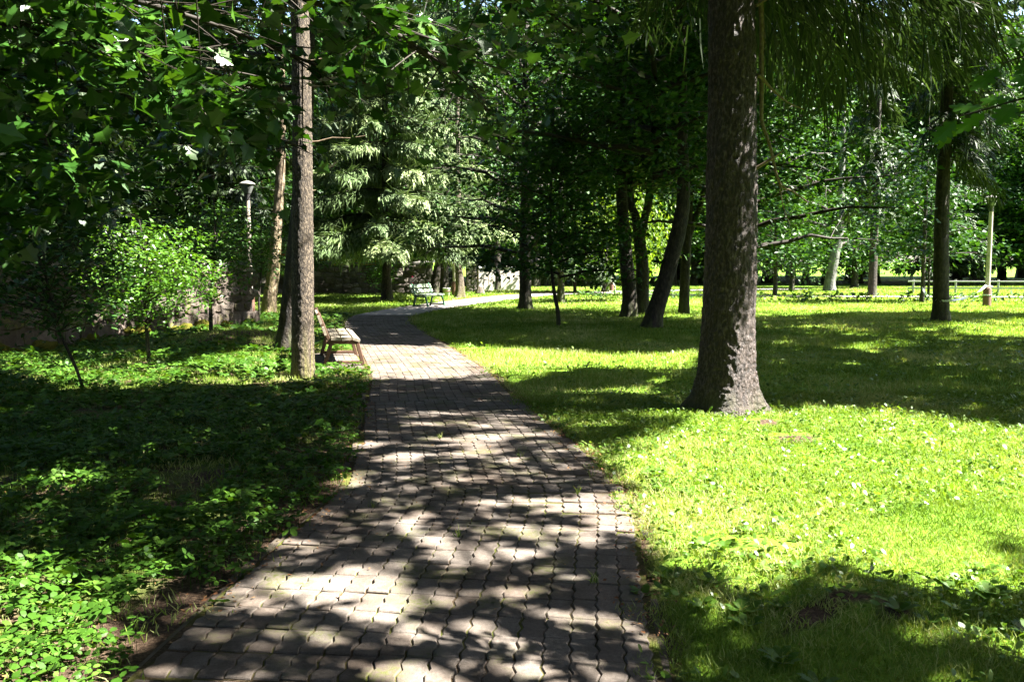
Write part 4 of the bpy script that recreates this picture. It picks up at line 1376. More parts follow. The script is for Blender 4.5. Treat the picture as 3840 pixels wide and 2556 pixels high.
for pts, r0 in (([(0.24, -0.05, 3.62), (0.30, -0.02, 3.60), (0.40, 0.0, 3.50), (0.58, 0.02, 3.36), (0.78, 0.05, 3.28)], .022),
                ([(0.20, 0.1, 5.0), (0.31, 0.12, 4.4), (0.325, 0.1, 3.8), (0.33, 0.08, 3.3), (0.34, 0.08, 3.15), (0.44, 0.1, 2.9), (0.55, 0.1, 2.5), (0.70, 0.12, 2.42), (0.88, 0.15, 2.3)], .030),
                ([(0.2, -0.12, 2.62), (0.3, -0.16, 2.68), (0.42, -0.2, 2.76), (0.5, -0.22, 2.83)], .022),
                ([(0.22, 0, 4.35), (0.5, 0.05, 4.5), (0.9, 0.1, 4.45)], .018), ([(0.55, 0.1, 2.5), (0.6, 0.1, 2.25), (0.68, 0.1, 2.05)], .008)):
    q = spline(pts, 18)
    tube(dg, q, np.linspace(r0, r0 * 0.3, 18), 7)
dg.obj('dead_branch', M['dead'], tA, True)

# ---- B, C, D: trunks by the bench and wall
tr = geo_trunk([(0, 0, -0.1, .165), (0.0, 0, .4, .158), (0.02, 0, 1.5, .15), (0.05, 0, 3.0, .138), (0.06, 0, 4.6, .125), (0.03, 0, 8, .10), (0, 0, 16, .02)], sides=72, rings=220, bark=0.011, flare=0.16, flare_h=0.2, roots=5, sc=30, seed=11, zst=0.55)
w, l = spruce_crown(6.8, 16, 2.6, 12, 5, 0.7, 0.07, 0.7, 16, 0.3, cull_off=(-2.98, 12.57, 0))
for (z, az, L_) in ((2.1, 0.3, .16), (2.62, 1.0, .3), (3.3, 0.2, .9), (3.9, 2.9, .8), (4.4, -0.3, .7), (3.05, 3.3, .35)):
    limb(w, (0.04, 0, z), (0.04 + math.cos(az) * L_, math.sin(az) * L_ * .5, z + 0.12 * L_), .014, .004, 0, 5, 5)
make_tree('spruce_tree', 'straight sunlit trunk standing beside the park bench', 'tree', -2.98, 12.57, parts_of(tr, w, l, 'bark_b', 'spruce_dark', 'dead'))
tr = geo_trunk([(0, 0, -0.1, .20), (0.05, 0, .5, .18), (0.2, 0, 1.7, .165), (0.42, 0, 4, .14), (0.6, 0, 8, .1), (0.6, 0, 13, .03)], sides=24, rings=60, bark=0.016, flare=0.5, roots=4, sc=14, seed=12)
w, l = broad_crown(5.5, 13, 3.2, 10, 7, 40, 0.18, 0.6, 0.1, cull_at=(-4.14, 16.2, 0))
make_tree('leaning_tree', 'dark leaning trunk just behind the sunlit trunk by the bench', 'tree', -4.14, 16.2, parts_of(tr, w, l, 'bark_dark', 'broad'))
tr = geo_trunk([(0, 0, -0.1, .25), (0.06, 0, .4, .225), (0.22, 0, 1.5, .19), (0.34, 0, 2.8, .165), (0.5, 0, 4.5, .145), (0.6, 0, 8, .11), (0.6, 0, 15, .03)], sides=32, rings=90, bark=0.014, flare=0.25, roots=4, sc=16, seed=13)
w, l = spruce_crown(5.2, 15, 2.6, 11, 5, 0.7, 0.08, 0.7, 14, 0.3, cull_off=(-7.89, 28.66, 0))
make_tree('spruce_tree', 'leaning trunk with yellow moss up its side near the lamp post', 'tree', -7.89, 28.66, parts_of(tr, w, l, 'bark_moss', 'spruce_dark'))

# ---- saplings by the rubble wall
def sapling(label, x, y, stem, ctr_fn, n, per, lsize, crad, lm='sapling', tmpl=OVAL):
    tr = Geo(); q = spline(stem, 22); tube(tr, q[:, :3], q[:, 3], 8)
    w, l = Geo(), Geo()
    top = q[:, :3]
    C = np.array([ctr_fn() for _ in range(n)])
    for c in C[::2]:
        i = np.argmin(np.linalg.norm(top - (c - np.array([0, 0, 0.35])), axis=1))
        i = max(i, 7)
        limb(w, top[i], c, .008, .003, 0.03, 5, 4)
    clump_leaves(l, C, per, crad, lsize, tmpl, sq=0.5)
    return make_tree('sapling_tree', label, 'sapling', x, y, parts_of(tr, w, l, 'bark_dark', lm))


def ell(cx, cy_, cz, rx, ry, rz_):
    def f():
        v = rng.normal(size=3); v /= np.linalg.norm(v); v *= rng.random() ** 0.45
        return np.array([cx + v[0] * rx, cy_ + v[1] * ry, cz + v[2] * rz_])
    return f


sapling('dark sapling with thin stem leaning away from the path', -5.47, 11.25, [(0, 0, -.05, .022), (-.10, 0, .30, .02), (-.28, 0, .75, .018), (-.38, 0, 1.2, .015), (-.5, 0, 1.7, .012), (-.75, 0, 2.2, .008), (-.9, 0, 2.5, .004)], ell(-.6, 0.1, 1.6, 1.25, .9, .95), 190, 17, .085, .28, 'broad')
sapling('sunlit bushy sapling with bright leaves before the rubble wall', -5.93, 14.41, [(0, 0, -.05, .035), (-.02, 0, .4, .03), (-.03, 0, .8, .026), (-.05, 0, 1.3, .02), (-.03, 0, 1.9, .012), (-.1, 0, 2.5, .005)], ell(.05, 0, 1.5, 1.15, .9, .92), 250, 18, .075, .25)
sapling('slender forked sapling near the sunny end of the rubble wall', -6.16, 18.1, [(0, 0, -.05, .045), (0, 0, .5, .04), (.02, 0, 1.0, .03), (.1, 0, 1.7, .02), (.15, 0, 2.5, .012), (.1, 0, 3.2, .005)], ell(.1, 0, 1.9, 1.2, .9, 1.05), 190, 16, .085, .27, 'broad2')
sapling('small leafy shrub growing beside the lamp post', -7.3, 25.6, [(0, 0, -.05, .04), (0, 0, .6, .03), (.1, 0, 1.6, .02), (.1, 0, 3.0, .006)], ell(-.5, 0, 2.2, 1.5, 1.0, 1.2), 150, 16, .11, .32, 'broad2')
sapling('bushy shrub crowding the boundary wall under the spruces', -10.3, 43.6, [(0, 0, -.05, .05), (0, 0, .8, .04), (0, 0, 1.8, .02), (0, 0, 2.8, .006)], ell(0, 0, 1.9, 1.4, .7, 1.0), 110, 14, .15, .36, 'broad')
sapling('leafy shrub overhanging the boundary wall near the car', -8.0, 46.6, [(0, 0, -.05, .05), (0, 0, .8, .04), (0, 0, 1.8, .02), (0, 0, 2.8, .006)], ell(0, 0, 2.3, 1.3, .7, .8), 90, 14, .15, .36, 'broad2')
sapling('young leafy tree in front of the boundary wall', -6.3, 43.0, [(0, 0, -.05, .05), (0, 0, .8, .04), (0, 0, 1.8, .02), (0, 0, 2.6, .006)], ell(0, 0, 1.4, .75, .7, 1.2), 80, 14, .13, .32, 'sapling')

# ---- F, G: trees between path and lawn
tr = geo_trunk([(0, 0, -0.1, .22), (0, 0, .5, .20), (-.02, 0, 2, .19), (0, 0, 5, .15), (0, 0, 12, .04)], sides=28, rings=50, bark=0.014, flare=0.55, flare_h=0.3, roots=4, sc=14, seed=15)
w, l = broad_crown(1.7, 14.5, 4.8, 30, 12, 80, 0.18, 0.75, 0.2, cull_at=(.46, 30.58, 0), low=0.6, soft=0.18)
make_tree('maple_tree', 'dark maple with low branches in the middle of the lawn beside the path', 'tree', .46, 30.58, parts_of(tr, w, l, 'bark_dark', 'broad'))
tr = Geo(); q = spline([(0, 0, -.05, .06), (-.03, 0, .4, .052), (-.14, 0, 1.0, .045), (-.22, 0, 2, .038), (-.2, 0, 3.5, .028), (-.15, 0, 6, .008)], 26); tube(tr, q[:, :3], q[:, 3], 10)
w, l = broad_crown(1.3, 7.2, 2.3, 18, 9, 44, 0.15, 0.5, 0.06, cull_at=(1.2, 22.7, 0), low=0.55, soft=0.5)
make_tree('young_maple_tree', 'thin young maple with slightly bent stem on the shaded lawn', 'tree', 1.2, 22.7, parts_of(tr, w, l, 'bark_dark', 'broad'))

# ---- H: the clump of dark trunks
HT = [('dark straight trunk of the clump with thickened base', 3.5, 26.6, [(0, 0, -.1, .25), (.02, 0, .6, .22), (-.08, 0, 1.6, .20), (-.2, 0, 3.0, .175), (-.3, 0, 5, .15), (-.3, 0, 11, .04)], .35),
      ('forked dark trunk of the clump', 4.1, 28.0, [(0, 0, -.1, .24), (.0, 0, .5, .22), (0, 0, 1.5, .20), (-.12, 0, 2.4, .18), (-.22, 0, 3.0, .14), (-.45, 0, 4.2, .11), (-.7, 0, 10, .03)], .4),
      ('heavily leaning dark trunk with mossy base in the clump', 3.46, 22.0, [(0, 0, -.1, .24), (.08, 0, .35, .215), (.28, 0, 1.0, .20), (.52, 0, 1.9, .195), (.70, 0, 2.7, .18), (.75, 0, 3.4, .16), (.7, 0, 5, .12), (.6, 0, 11, .04)], .75),
      ('slim upright dark trunk at the edge of the clump', 5.4, 27.8, [(0, 0, -.1, .18), (.0, 0, .5, .16), (.02, 0, 1.5, .15), (.06, 0, 2.5, .14), (.1, 0, 4.5, .11), (.1, 0, 10, .03)], .5)]
for k, (lab, x, y, pts, fl) in enumerate(HT):
    tr = geo_trunk(pts, sides=30, rings=60, bark=0.013, flare=fl, flare_h=0.22, roots=4, ph=k, sc=15, seed=30 + k)
    if k == 1:
        trunk_geo(tr, [(-.06, 0, 2.35, .13), (.06, 0, 3.0, .13), (.22, 0, 4.2, .11), (.3, 0, 9, .03)], sides=18, rings=30, bark=0.012, flare=0, sc=15, seed=41)
    if k == 3:
        trunk_geo(tr, [(.04, 0, 2.1, .11), (.22, 0, 2.8, .10), (.5, 0, 3.6, .08), (.9, 0, 6, .03)], sides=14, rings=24, bark=0.01, flare=0, sc=15, seed=42)
    w, l = broad_crown(4.3, 15 + rng.random() * 2, 4.4, 22, 11, 76, 0.17, 0.75, 0.16, cull_at=(x, y, 0), low=0.62, soft=0.3)
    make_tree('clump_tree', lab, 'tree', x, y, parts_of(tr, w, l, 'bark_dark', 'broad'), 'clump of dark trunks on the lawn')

tr = geo_trunk([(0, 0, -.1, .2), (0, 0, 2, .17), (0, 0, 6, .13), (0, 0, 12, .03)], sides=20, rings=30, bark=0.012, flare=0.4, roots=5, sc=15, seed=52)
w, l = broad_crown(2.3, 13.5, 4.9, 26, 11, 70, 0.18, 0.75, 0.16, cull_at=(7.3, 27.5, 0), low=0.62, soft=0.5)
make_tree('maple_tree', 'spreading maple whose trunk stands hidden behind the big spruce', 'tree', 7.3, 27.5, parts_of(tr, w, l, 'bark_dark', 'broad'))
# ---- I: spruce on the right of the lawn, drooping
ix, iy = 11.85, 24.45
tr = geo_trunk([(0, 0, -.1, .24), (-.02, 0, .5, .215), (-.06, 0, 1.5, .20), (-.1, 0, 3, .185), (-.1, 0, 6, .15), (0, 0, 17, .02)], sides=30, rings=60, bark=0.013, flare=0.5, flare_h=0.2, roots=5, sc=15, seed=50)
def curtain_crown(z0, z1, n, L0, L1, lat, width, hl, n_lat=16, cull_off=None, bias=None):
    w, l = Geo(), Geo()
    for k in range(n):
        z = z0 + (z1 - z0) * (k + rng.random()) / n
        az = rng.random() * 6.28 if bias is None or rng.random() < 0.55 else bias + rng.normal() * 0.6
        L_ = (L0 + (L1 - L0) * rng.random()) * (1 - 0.5 * (z - z0) / (z1 - z0))
        bough(w, l, (0, 0, z), az, L_, 0.12, 0.75 + 0.3 * rng.random(), n_lat, lat, 0.97, width, rng.random(), tip_up=0.0, cull_off=cull_off, hl=hl * (0.6 + 0.8 * rng.random()))
    return w, l


w, l = curtain_crown(4.3, 15, 95, 0.7, 2.1, 0.42, 0.032, 1.9, 17, None, 0.0)
make_tree('spruce_tree', 'drooping spruce with white tape round its dark trunk', 'tree', ix, iy, parts_of(tr, w, l, 'bark_dark', 'spruce_dark'))

# ---- far lawn trees
def lawn_tree(label, x, y, r0, H0, Rad, H1, bark='bark_dark', lm='broad', lean=0.0, lsize=0.22, nl=12, per=8, soft=0.55):
    tr = geo_trunk([(0, 0, -.1, r0 * 1.15), (0.02, 0, .6, r0), (lean * .5, 0, 2, r0 * .9), (lean, 0, 4, r0 * .75), (lean, 0, H1 * .9, r0 * .15)], sides=18, rings=30, bark=0.012, flare=0.5, flare_h=0.3, roots=4, sc=12, seed=int(x * 7) % 97)
    w, l = broad_crown(H0, H1, Rad, nl, per, 50, lsize, 0.75, r0 * 0.7, cull_at=(x, y, 0), low=0.55, soft=soft)
    return make_tree('lawn_tree', label, 'tree', x, y, parts_of(tr, w, l, bark, lm))


tr = geo_trunk([(0, 0, -.1, .22), (0, 0, .6, .2), (0, 0, 4, .17), (0, 0, 16, .02)], sides=18, rings=30, bark=0.012, flare=0.5, flare_h=0.3, roots=4, sc=12, seed=55)
w, l = curtain_crown(4.2, 17, 90, 0.9, 2.2, 0.6, 0.06, 1.6, 16)
make_tree('spruce_tree', 'dark curtained spruce on the far lawn with ivy at its foot', 'tree', 16.94, 41.75, parts_of(tr, w, l, 'bark_dark', 'spruce_dark'))
lawn_tree('pale grey beech trunk sunlit on the far lawn', 17.6, 49.2, .29, 2.6, 5.2, 15, 'bark_grey', 'broad2', lean=0.45)
lawn_tree('small round-headed tree with pale mark on its short trunk', 12.36, 41.75, .1, 1.3, 2.6, 6.0, 'bark_dark', 'broad2', nl=9, per=7)
lawn_tree('short bushy tree behind the round-headed tree', 15.9, 50.5, .13, 1.1, 2.4, 5.0, 'bark_dark', 'broad2', nl=9, per=7)
lawn_tree('thin young tree with white tape tied round its stem', 16.41, 35.5, .085, 1.9, 2.6, 8.5, nl=10, per=7)
lawn_tree('very thin sapling tree beside the taped young tree', 17.2, 36.7, .05, 1.8, 1.8, 6.5, nl=8, per=6)
lawn_tree('dark tree trunk beside the far slim lamp post', 4.95, 47.3, .16, 2.6, 3.4, 11)
lawn_tree('bare-stemmed dark tree near the gate wall', -.83, 50.0, .19, 3.2, 4.2, 13)
lawn_tree('dense dark tree leaning over the gate beside the wall', -3.9, 45.0, .24, 3.8, 3.6, 13, lean=0.6)
lawn_tree('broad silver-leaved tree at the edge of the far woodland', 21.0, 54.5, .2, 0.9, 3.4, 8.0, 'bark_dark', 'broad2', lsize=0.26)
lawn_tree('small trunk half hidden by the low branches of the maple', 1.9, 34.8, .13, 2.4, 3.0, 10, soft=0.04)

# ---- O, S: spruces near the gate
tr = geo_trunk([(0, 0, -.1, .23), (0.0, 0, .5, .2), (-.05, 0, 1.5, .165), (-.08, 0, 3, .15), (-.08, 0, 8, .1), (0, 0, 16, .02)], sides=28, rings=60, bark=0.012, flare=1.0, flare_h=0.28, roots=4, ph=2, sc=14, seed=60)
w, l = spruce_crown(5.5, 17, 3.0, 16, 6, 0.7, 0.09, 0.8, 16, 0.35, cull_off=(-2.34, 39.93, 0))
make_tree('spruce_tree', 'sunlit spruce trunk with wide root flare beside the lamp post near the gate', 'tree', -2.34, 39.93, parts_of(tr, w, l, 'bark_b', 'spruce_dark'))
for (lab, x, y, z0, z1, Rd, wh) in (('sunlit spruce with layered drooping boughs behind the green bench', -5.3, 37.6, 2.5, 15, 4.4, 14), ('shaggy spruce with brown hanging twigs beside the sunlit spruce', -3.3, 43.4, 3.4, 16, 3.3, 10)):
    tr = geo_trunk([(0, 0, -.1, .24), (0, 0, 1.5, .19), (0, 0, 8, .12), (0, 0, z1 + .3, .02)], sides=20, rings=30, bark=0.012, flare=0.4, roots=4, sc=14, seed=61)
    w, l = spruce_crown(z0, z1, Rd, wh, 9 if wh > 10 else 7, 0.8, 0.05, 0.75, 100 if wh > 10 else 44, 0.36, hl=1.0)
    if wh > 10:
        for (az, z, L_, dr) in ((-0.25, 3.3, 4.4, .22), (0.05, 2.9, 4.0, .2), (-0.7, 3.0, 4.2, .24), (-1.1, 3.4, 4.0, .26), (-2.2, 3.1, 4.2, .26), (-2.7, 3.0, 4.0, .24), (-0.45, 4.3, 4.2, .26)):
            bough(w, l, (0, 0, z), az, L_, 0.02, dr, 120, 0.8, 0.8, 0.055, rng.random() * .5 + .4)
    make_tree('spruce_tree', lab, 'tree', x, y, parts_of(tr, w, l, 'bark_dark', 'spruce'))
# low boughs of a spruce reaching over the path by the gate
# ---- willow bush and low parasol conifer
w, l = Geo(), Geo()
tr = Geo()
for k in range(14):
    a = rng.random() * 6.28; r = 0.8 + 1.6 * rng.random(); h = 2.2 + 2.6 * rng.random()
    q = spline([(0, 0, -.05), (r * .25 * math.cos(a), r * .25 * math.sin(a), h * .5), (r * .7 * math.cos(a), r * .7 * math.sin(a), h), (r * 1.1 * math.cos(a), r * 1.1 * math.sin(a), h * .75)], 14)
    tube(tr, q, np.linspace(.035, .006, 14), 5)
    idx = np.linspace(4, 13, 26).astype(int)
    C = q[idx] + rng.normal(size=(26, 3)) * 0.35
    C[:, 2] = np.maximum(C[:, 2], 0.25)
    n = 26 * 14
    P = np.repeat(C, 14, axis=0) + rng.normal(size=(n, 3)) * 0.22
    X = rng.normal(size=(n, 3)) * 0.5; X[:, 2] -= 1.0
    put_leaves(l, KITE, P, rng.normal(size=(n, 3)), X, 0.20 + 0.12 * rng.random(n), np.clip(rng.random(n), 0, 1), 0.55)
make_tree('willow_bush', 'yellow-green willow bush glowing behind the clump of trunks', 'bush', 4.95, 36.5, parts_of(tr, w, l, 'twig', 'willow'))
w, l = spruce_crown(0.95, 2.2, 2.2, 5, 9, 0.35, 0.10, 0.8, 22, 0.12)
tr = geo_trunk([(0, 0, -.1, .09), (0, 0, 1, .075), (0, 0, 2.4, .02)], sides=10, rings=12, bark=0.006)
make_tree('flat_topped_conifer', 'low flat-topped dark conifer on a short stem', 'tree', 3.3, 46.7, parts_of(tr, w, l, 'bark_dark', 'spruce_dark'))

# ---- low sprigs along the far lawn
for k in range(34):
    x = 2.6 + 23 * (k + rng.random()) / 34
    y = 37.6 - 0.10 * (x - 3) + rng.normal() * 0.5 + (2.0 if x < 8 else 0)
    l = Geo(); n = 26
    c = np.array([0, 0, 0.12])
    P = np.c_[rng.normal(size=n) * .28, rng.normal(size=n) * .15, 0.03 + 0.32 * rng.random(n)]
    put_leaves(l, KITE, P, rand_dir(n, 1.0, .6), rand_dir(n, 0.2, 1), 0.15 + 0.1 * rng.random(n), rng.random(n))
    tr = Geo()
    for q_ in range(4):
        tube(tr, [(0, 0, -.03), (rng.normal() * .12, 0, .15), (rng.normal() * .3, rng.normal() * .1, .3)], [.01, .007, .003], 4)
    t = thing('low_shrub', 'small low shrub sprig in the row across the far lawn', 'shrub', (x, y, 0), 0, 'shrub sprigs across the far lawn')
    tr.obj('stem', M['twig'], t); l.obj('crown', M['broad2'], t)

# ------------------------------------------------------------------ out-of-view canopy trees, added to shape the shade on path and lawn
CT = [('tall_maple_tree', (9.2, 0.8), 'canopy'), ('tall_maple_tree', (11.0, 12.6), 'canopy'), ('tall_maple_tree', (14.6, 18.6), 'canopy'), ('tall_maple_tree', (-5.6, 1.2), 'canopy'), ('tall_maple_tree', (17.8, 26.0), 'canopy')]
cg = []
n = 15000
q = np.c_[-12 + 28 * rng.random(n), 1.5 + 27 * rng.random(n)]
h = 8.6 + 4.4 * rng.random(n)
cent = np.c_[q[:, 0] + S[0] / S[2] * h, q[:, 1] + S[1] / S[2] * h, h]
k_, gx_, gy_ = light_share(cent)
dap = (k_ > 0.2) & (k_ < 0.8) & (gy_ < 13)
big = ~dap
canopy = [Geo() for _ in CT]
xy = np.array([c[1] for c in CT])


def canopy_leaves(C, per, rad, size, fine):
    C = C[(C[:, 2] > 2.3 + 0.31 * np.maximum(C[:, 1], 0)) | (C[:, 0] > 0.66 * C[:, 1] + 0.8)]
    own = np.argmin(((C[:, None, :2] - xy[None]) ** 2).sum(2), 1)
    for a in range(len(CT)):
        if (own == a).any():
            clump_leaves(canopy[a], C[own == a], per, rad, size, KITE, cull=True, fine=fine, sq=0.6)


canopy_leaves(cent[big], 9, 0.5, 0.33, 3.8)
n = 7000
q = np.c_[-32 + 24 * rng.random(n), 9 + 34 * rng.random(n)]
h = 13.5 + 5.5 * rng.random(n)
c3 = np.c_[q[:, 0] + S[0] / S[2] * h, q[:, 1] + S[1] / S[2] * h, h]
c3 = c3[noise2(q[:, 0], q[:, 1], 0.5, 17) > 0.42]
canopy_leaves(c3, 8, 0.55, 0.36, 3.8)  # higher unseen layer added to darken the woods on the left
# finer leaves where the shade on the ground is dappled
q = np.c_[-3.5 + 8 * rng.random(9000), 2.2 + 12 * rng.random(9000)]
h = np.where(q[:, 1] < 7.6, 5.0 + 2.6 * rng.random(9000), 8.6 + 3.0 * rng.random(9000))
c2 = np.c_[q[:, 0] + S[0] / S[2] * h, q[:, 1] + S[1] / S[2] * h, h]
k2, a_, b_ = light_share(c2)
canopy_leaves(c2[(k2 > 0.2) & (k2 < 0.8)], 9, 0.25, 0.115, 3.8)
# unseen crowns added overhead, closing the sky above the shaded ground
n = 1500
c4 = np.c_[-9 + 10 * rng.random(n), -1 + 16 * rng.random(n), 7.2 + 4.5 * rng.random(n)]
canopy_leaves(c4, 8, 0.5, 0.34, 3.8)
n = 2400
c4 = np.c_[-12 + 26 * rng.random(n), -16 + 17 * rng.random(n), 6.0 + 6 * rng.random(n)]
canopy_leaves(c4, 8, 0.6, 0.38, 3.8)  # behind the camera, added to cut sky light
n = 1500
c4 = np.c_[2 + 12 * rng.random(n), 9 + 16 * rng.random(n), 8.6 + 4 * rng.random(n)]
canopy_leaves(c4, 8, 0.5, 0.34, 3.8)
for a, (nm, (x, y), lm) in enumerate(CT):
    tr = geo_trunk([(0, 0, -.1, .3), (0, 0, 3, .24), (0, 0, 8, .18), (0, 0, 13, .04)], sides=16, rings=30, bark=0.015, flare=0.5, roots=5, seed=70 + a)
    w = Geo()
    V = np.concatenate(canopy[a].v) if canopy[a].n else np.zeros((1, 3))
    for k in range(40):
        e = V[rng.integers(len(V))] - np.array([x, y, 0])
        if np.linalg.norm(e[:2]) > 9: e[:2] *= 9 / np.linalg.norm(e[:2])
        st = np.array([0, 0, 6.5 + 3 * rng.random()])
        s_, _, _ = light_share(np.array([st + (e - st) * t_ + np.array([x, y, 0.3]) for t_ in np.linspace(0.05, 1, 12)]))
        if (s_ > 0.8).any(): continue
        limb(w, st, e, .07, .012, 0.04, 7, 5, 0.05)
    for g_ in [canopy[a]]:
        g_.v = [v_ - np.array([x, y, 0], np.float32) for v_ in g_.v]
    lab = ['tall maple arching over the path from the lawn side', 'tall tree shading the lawn behind the big spruce', 'tall tree shading the lawn near the drooping spruce', 'tall tree shading the near ground cover', 'tall tree shading the far lawn by the lamp post'][a]
    make_tree(nm, lab, 'tree', x, y, parts_of(tr, w, canopy[a], 'bark_dark', lm))

# ------------------------------------------------------------------ the maple whose boughs hang over the path
mx, my = -5.2, 3.2
mw = Geo(); tr = geo_trunk([(0, 0, -.1, .19), (0, 0, 1.5, .165), (0.1, 0.1, 3.2, .13), (0.2, 0.2, 5.5, .07)], sides=22, rings=40, bark=0.012, flare=0.4, roots=5, seed=80)
maple = thing('maple_tree', 'maple whose leafy boughs hang over the near end of the path', 'tree', (mx, my, 0))
tr.obj('trunk', M['bark_dark'], maple, True)
limbs = [[(-5.05, 3.4, 2.8), (-4.2, 5.0, 3.4), (-3.0, 6.4, 3.75), (-1.8, 7.4, 3.8), (-.7, 8.2, 3.45), (-.1, 8.9, 3.0)],
         [(-5.05, 3.4, 3.2), (-3.8, 4.8, 3.9), (-2.4, 5.8, 4.15), (-1.1, 6.3, 4.0), (.1, 6.7, 3.55)],
         [(-5.1, 3.4, 2.3), (-4.4, 5.2, 2.75), (-3.7, 6.8, 3.0), (-2.9, 8.2, 3.0), (-2.1, 9.2, 2.8)],
         [(-5.1, 3.4, 2.6), (-3.9, 4.6, 3.1), (-2.9, 5.3, 3.3), (-2.0, 5.9, 3.2), (-1.2, 6.4, 2.95)],
         [(-5.2, 3.4, 2.0), (-5.0, 6.0, 2.6), (-4.9, 8.0, 2.8), (-4.5, 9.8, 2.7)],
         [(-5.0, 3.5, 3.6), (-3.2, 6.0, 4.6), (-1.6, 8.2, 4.8), (0.0, 9.6, 4.5), (.9, 10.4, 4.1)],
         [(-5.1, 3.4, 2.4), (-4.0, 4.3, 2.85), (-3.1, 4.9, 2.98), (-2.3, 5.4, 2.92), (-1.6, 5.8, 2.75)],
         [(-4.9, 3.4, 3.5), (-3.2, 4.4, 3.7), (-1.8, 5.3, 3.5), (-.9, 5.9, 3.2), (-.2, 6.4, 2.85)],
         [(-4.9, 3.4, 3.4), (-3.9, 3.9, 3.55), (-2.6, 4.6, 3.55), (-1.6, 5.1, 3.4)]]
PP, XX_ = [], []
for lm_ in limbs:
    q = spline(np.array(lm_) - np.array([mx, my, 0]), 40)
    tube(mw, q, np.linspace(.045, .008, 40), 7)
    for k in range(56):
        i = 7 + int(32 * (k + rng.random()) / 56)
        p = q[i]; tg_ = q[min(39, i + 1)] - q[i - 1]; tg_ /= np.linalg.norm(tg_)
        dirv = tg_ * 0.6 + rng.normal(size=3) * np.array([.7, .7, .35]); dirv[2] -= 0.12; dirv /= np.linalg.norm(dirv)
        Ltw = 0.35 + 0.6 * rng.random()
        tw = np.array([p + dirv * Ltw * t_ + np.array([0, 0, -0.10 * Ltw * t_ * t_]) for t_ in np.linspace(0, 1, 6)])
        tube(mw, tw, np.linspace(.007, .002, 6), 4)
        for t_ in np.linspace(0.3, 1.0, 5):
            for sg in (-1, 1):
                b = p + dirv * Ltw * t_ + np.array([0, 0, -0.10 * Ltw * t_ * t_])
                sd = np.cross(dirv, [0, 0, 1.0]); sd /= np.linalg.norm(sd) + 1e-9
                ld = sd * sg * (0.9 - 0.5 * t_) + dirv * (0.4 + 0.5 * t_) + rng.normal(size=3) * 0.25
                ld[2] -= 0.3; ld /= np.linalg.norm(ld)
                pet = b + ld * 0.06
                PP.append(pet); XX_.append(ld)
mw.obj('branches', M['twig'], maple, True)
PP = np.array(PP); XX_ = np.array(XX_)


def sun_window(P):
    """leaves that would shade the sunlit sprays of the maple"""
    bad = np.zeros(len(P), bool)
    for c, r in (((-2.4, 5.5, 3.0), 0.8), ((-0.65, 6.0, 3.05), 0.38)):
        d = P + np.array([mx, my, 0]) - np.array(c)
        al = d @ S
        bad |= (al > 0.22) & (np.linalg.norm(d - al[:, None] * S, axis=1) < r)
    return bad


ok_ = ~(sun_window(PP) & (rng.random(len(PP)) < 0.92))
# let the tall trunk by the bench and the sunlit spruce show through
wp = PP + np.array([mx, my, 0])
u_ = wp[:, 0] / wp[:, 1]; v_ = (wp[:, 2] - CAM_H) / wp[:, 1]
ok_ &= ~((u_ > -0.27) & (u_ < -0.05) & (v_ < 0.19) & (rng.random(len(PP)) < 0.75))
ok_ &= ~((u_ > -0.05) & (v_ < 0.24) & (rng.random(len(PP)) < 0.6))
ok_ &= ~((np.abs(u_ + 0.235) < 0.022) & (v_ < 0.27) & (rng.random(len(PP)) < 0.8))
ok_ &= ~((np.abs(u_ + 0.296) < 0.022) & (v_ < 0.12))
PP, XX_ = PP[ok_], XX_[ok_]
n = len(PP)
NN = rng.normal(size=(n, 3)) * 0.62; NN[:, 2] += 1.0; NN[:, 1] -= 0.25
SZ = 0.07 + 0.07 * rng.random(n)
RN = np.clip(0.15 + 0.7 * rng.random(n), 0, 1)
Wp = PP + np.array([mx, my, 0])
# which leaves show largest: inside the frame, by size over distance
ry = Wp[:, 1] * math.cos(PITCH) - (Wp[:, 2] - CAM_H) * math.sin(PITCH)
rz_ = (Wp[:, 2] - CAM_H) * math.cos(PITCH) + Wp[:, 1] * math.sin(PITCH)
inside = (ry > 1.5) & (np.abs(Wp[:, 0] / ry) < 0.57) & (rz_ / ry < 0.375)
score = np.where(inside, SZ / np.maximum(ry, 0.1), 0)
order = np.argsort(-score)
lead = order[:300]
MV = []
for k in range(4):
    T, Fa = MAPLE
    T = T.copy(); T[:, 2] += (0.5 - rng.random()) * 0.25 * T[:, 1] ** 2 + (rng.random() - 0.6) * 0.22 * T[:, 0] ** 2
    MV.append(T)
lme = [[Geo().add(T, MAPLE[1], np.full(len(T), rv)).mesh('leaf', M['maple']) for rv in (0.2, 0.5, 0.85)] for T in MV]
Nf, Xf, Yf = frames(NN, XX_)
for q_ in lead:
    o = link('leaf', lme[rng.integers(4)][min(2, int(RN[q_] * 3))], maple)
    s_ = SZ[q_]
    o.matrix_local = Matrix(((Xf[q_][0] * s_, Yf[q_][0] * s_, Nf[q_][0] * s_, PP[q_][0]), (Xf[q_][1] * s_, Yf[q_][1] * s_, Nf[q_][1] * s_, PP[q_][1]), (Xf[q_][2] * s_, Yf[q_][2] * s_, Nf[q_][2] * s_, PP[q_][2]), (0, 0, 0, 1)))
lg = Geo()
restq = order[300:]
for k in range(4):
    sel = restq[k::4]
    put_leaves(lg, (MV[k], MAPLE[1]), PP[sel], NN[sel], XX_[sel], SZ[sel], RN[sel])
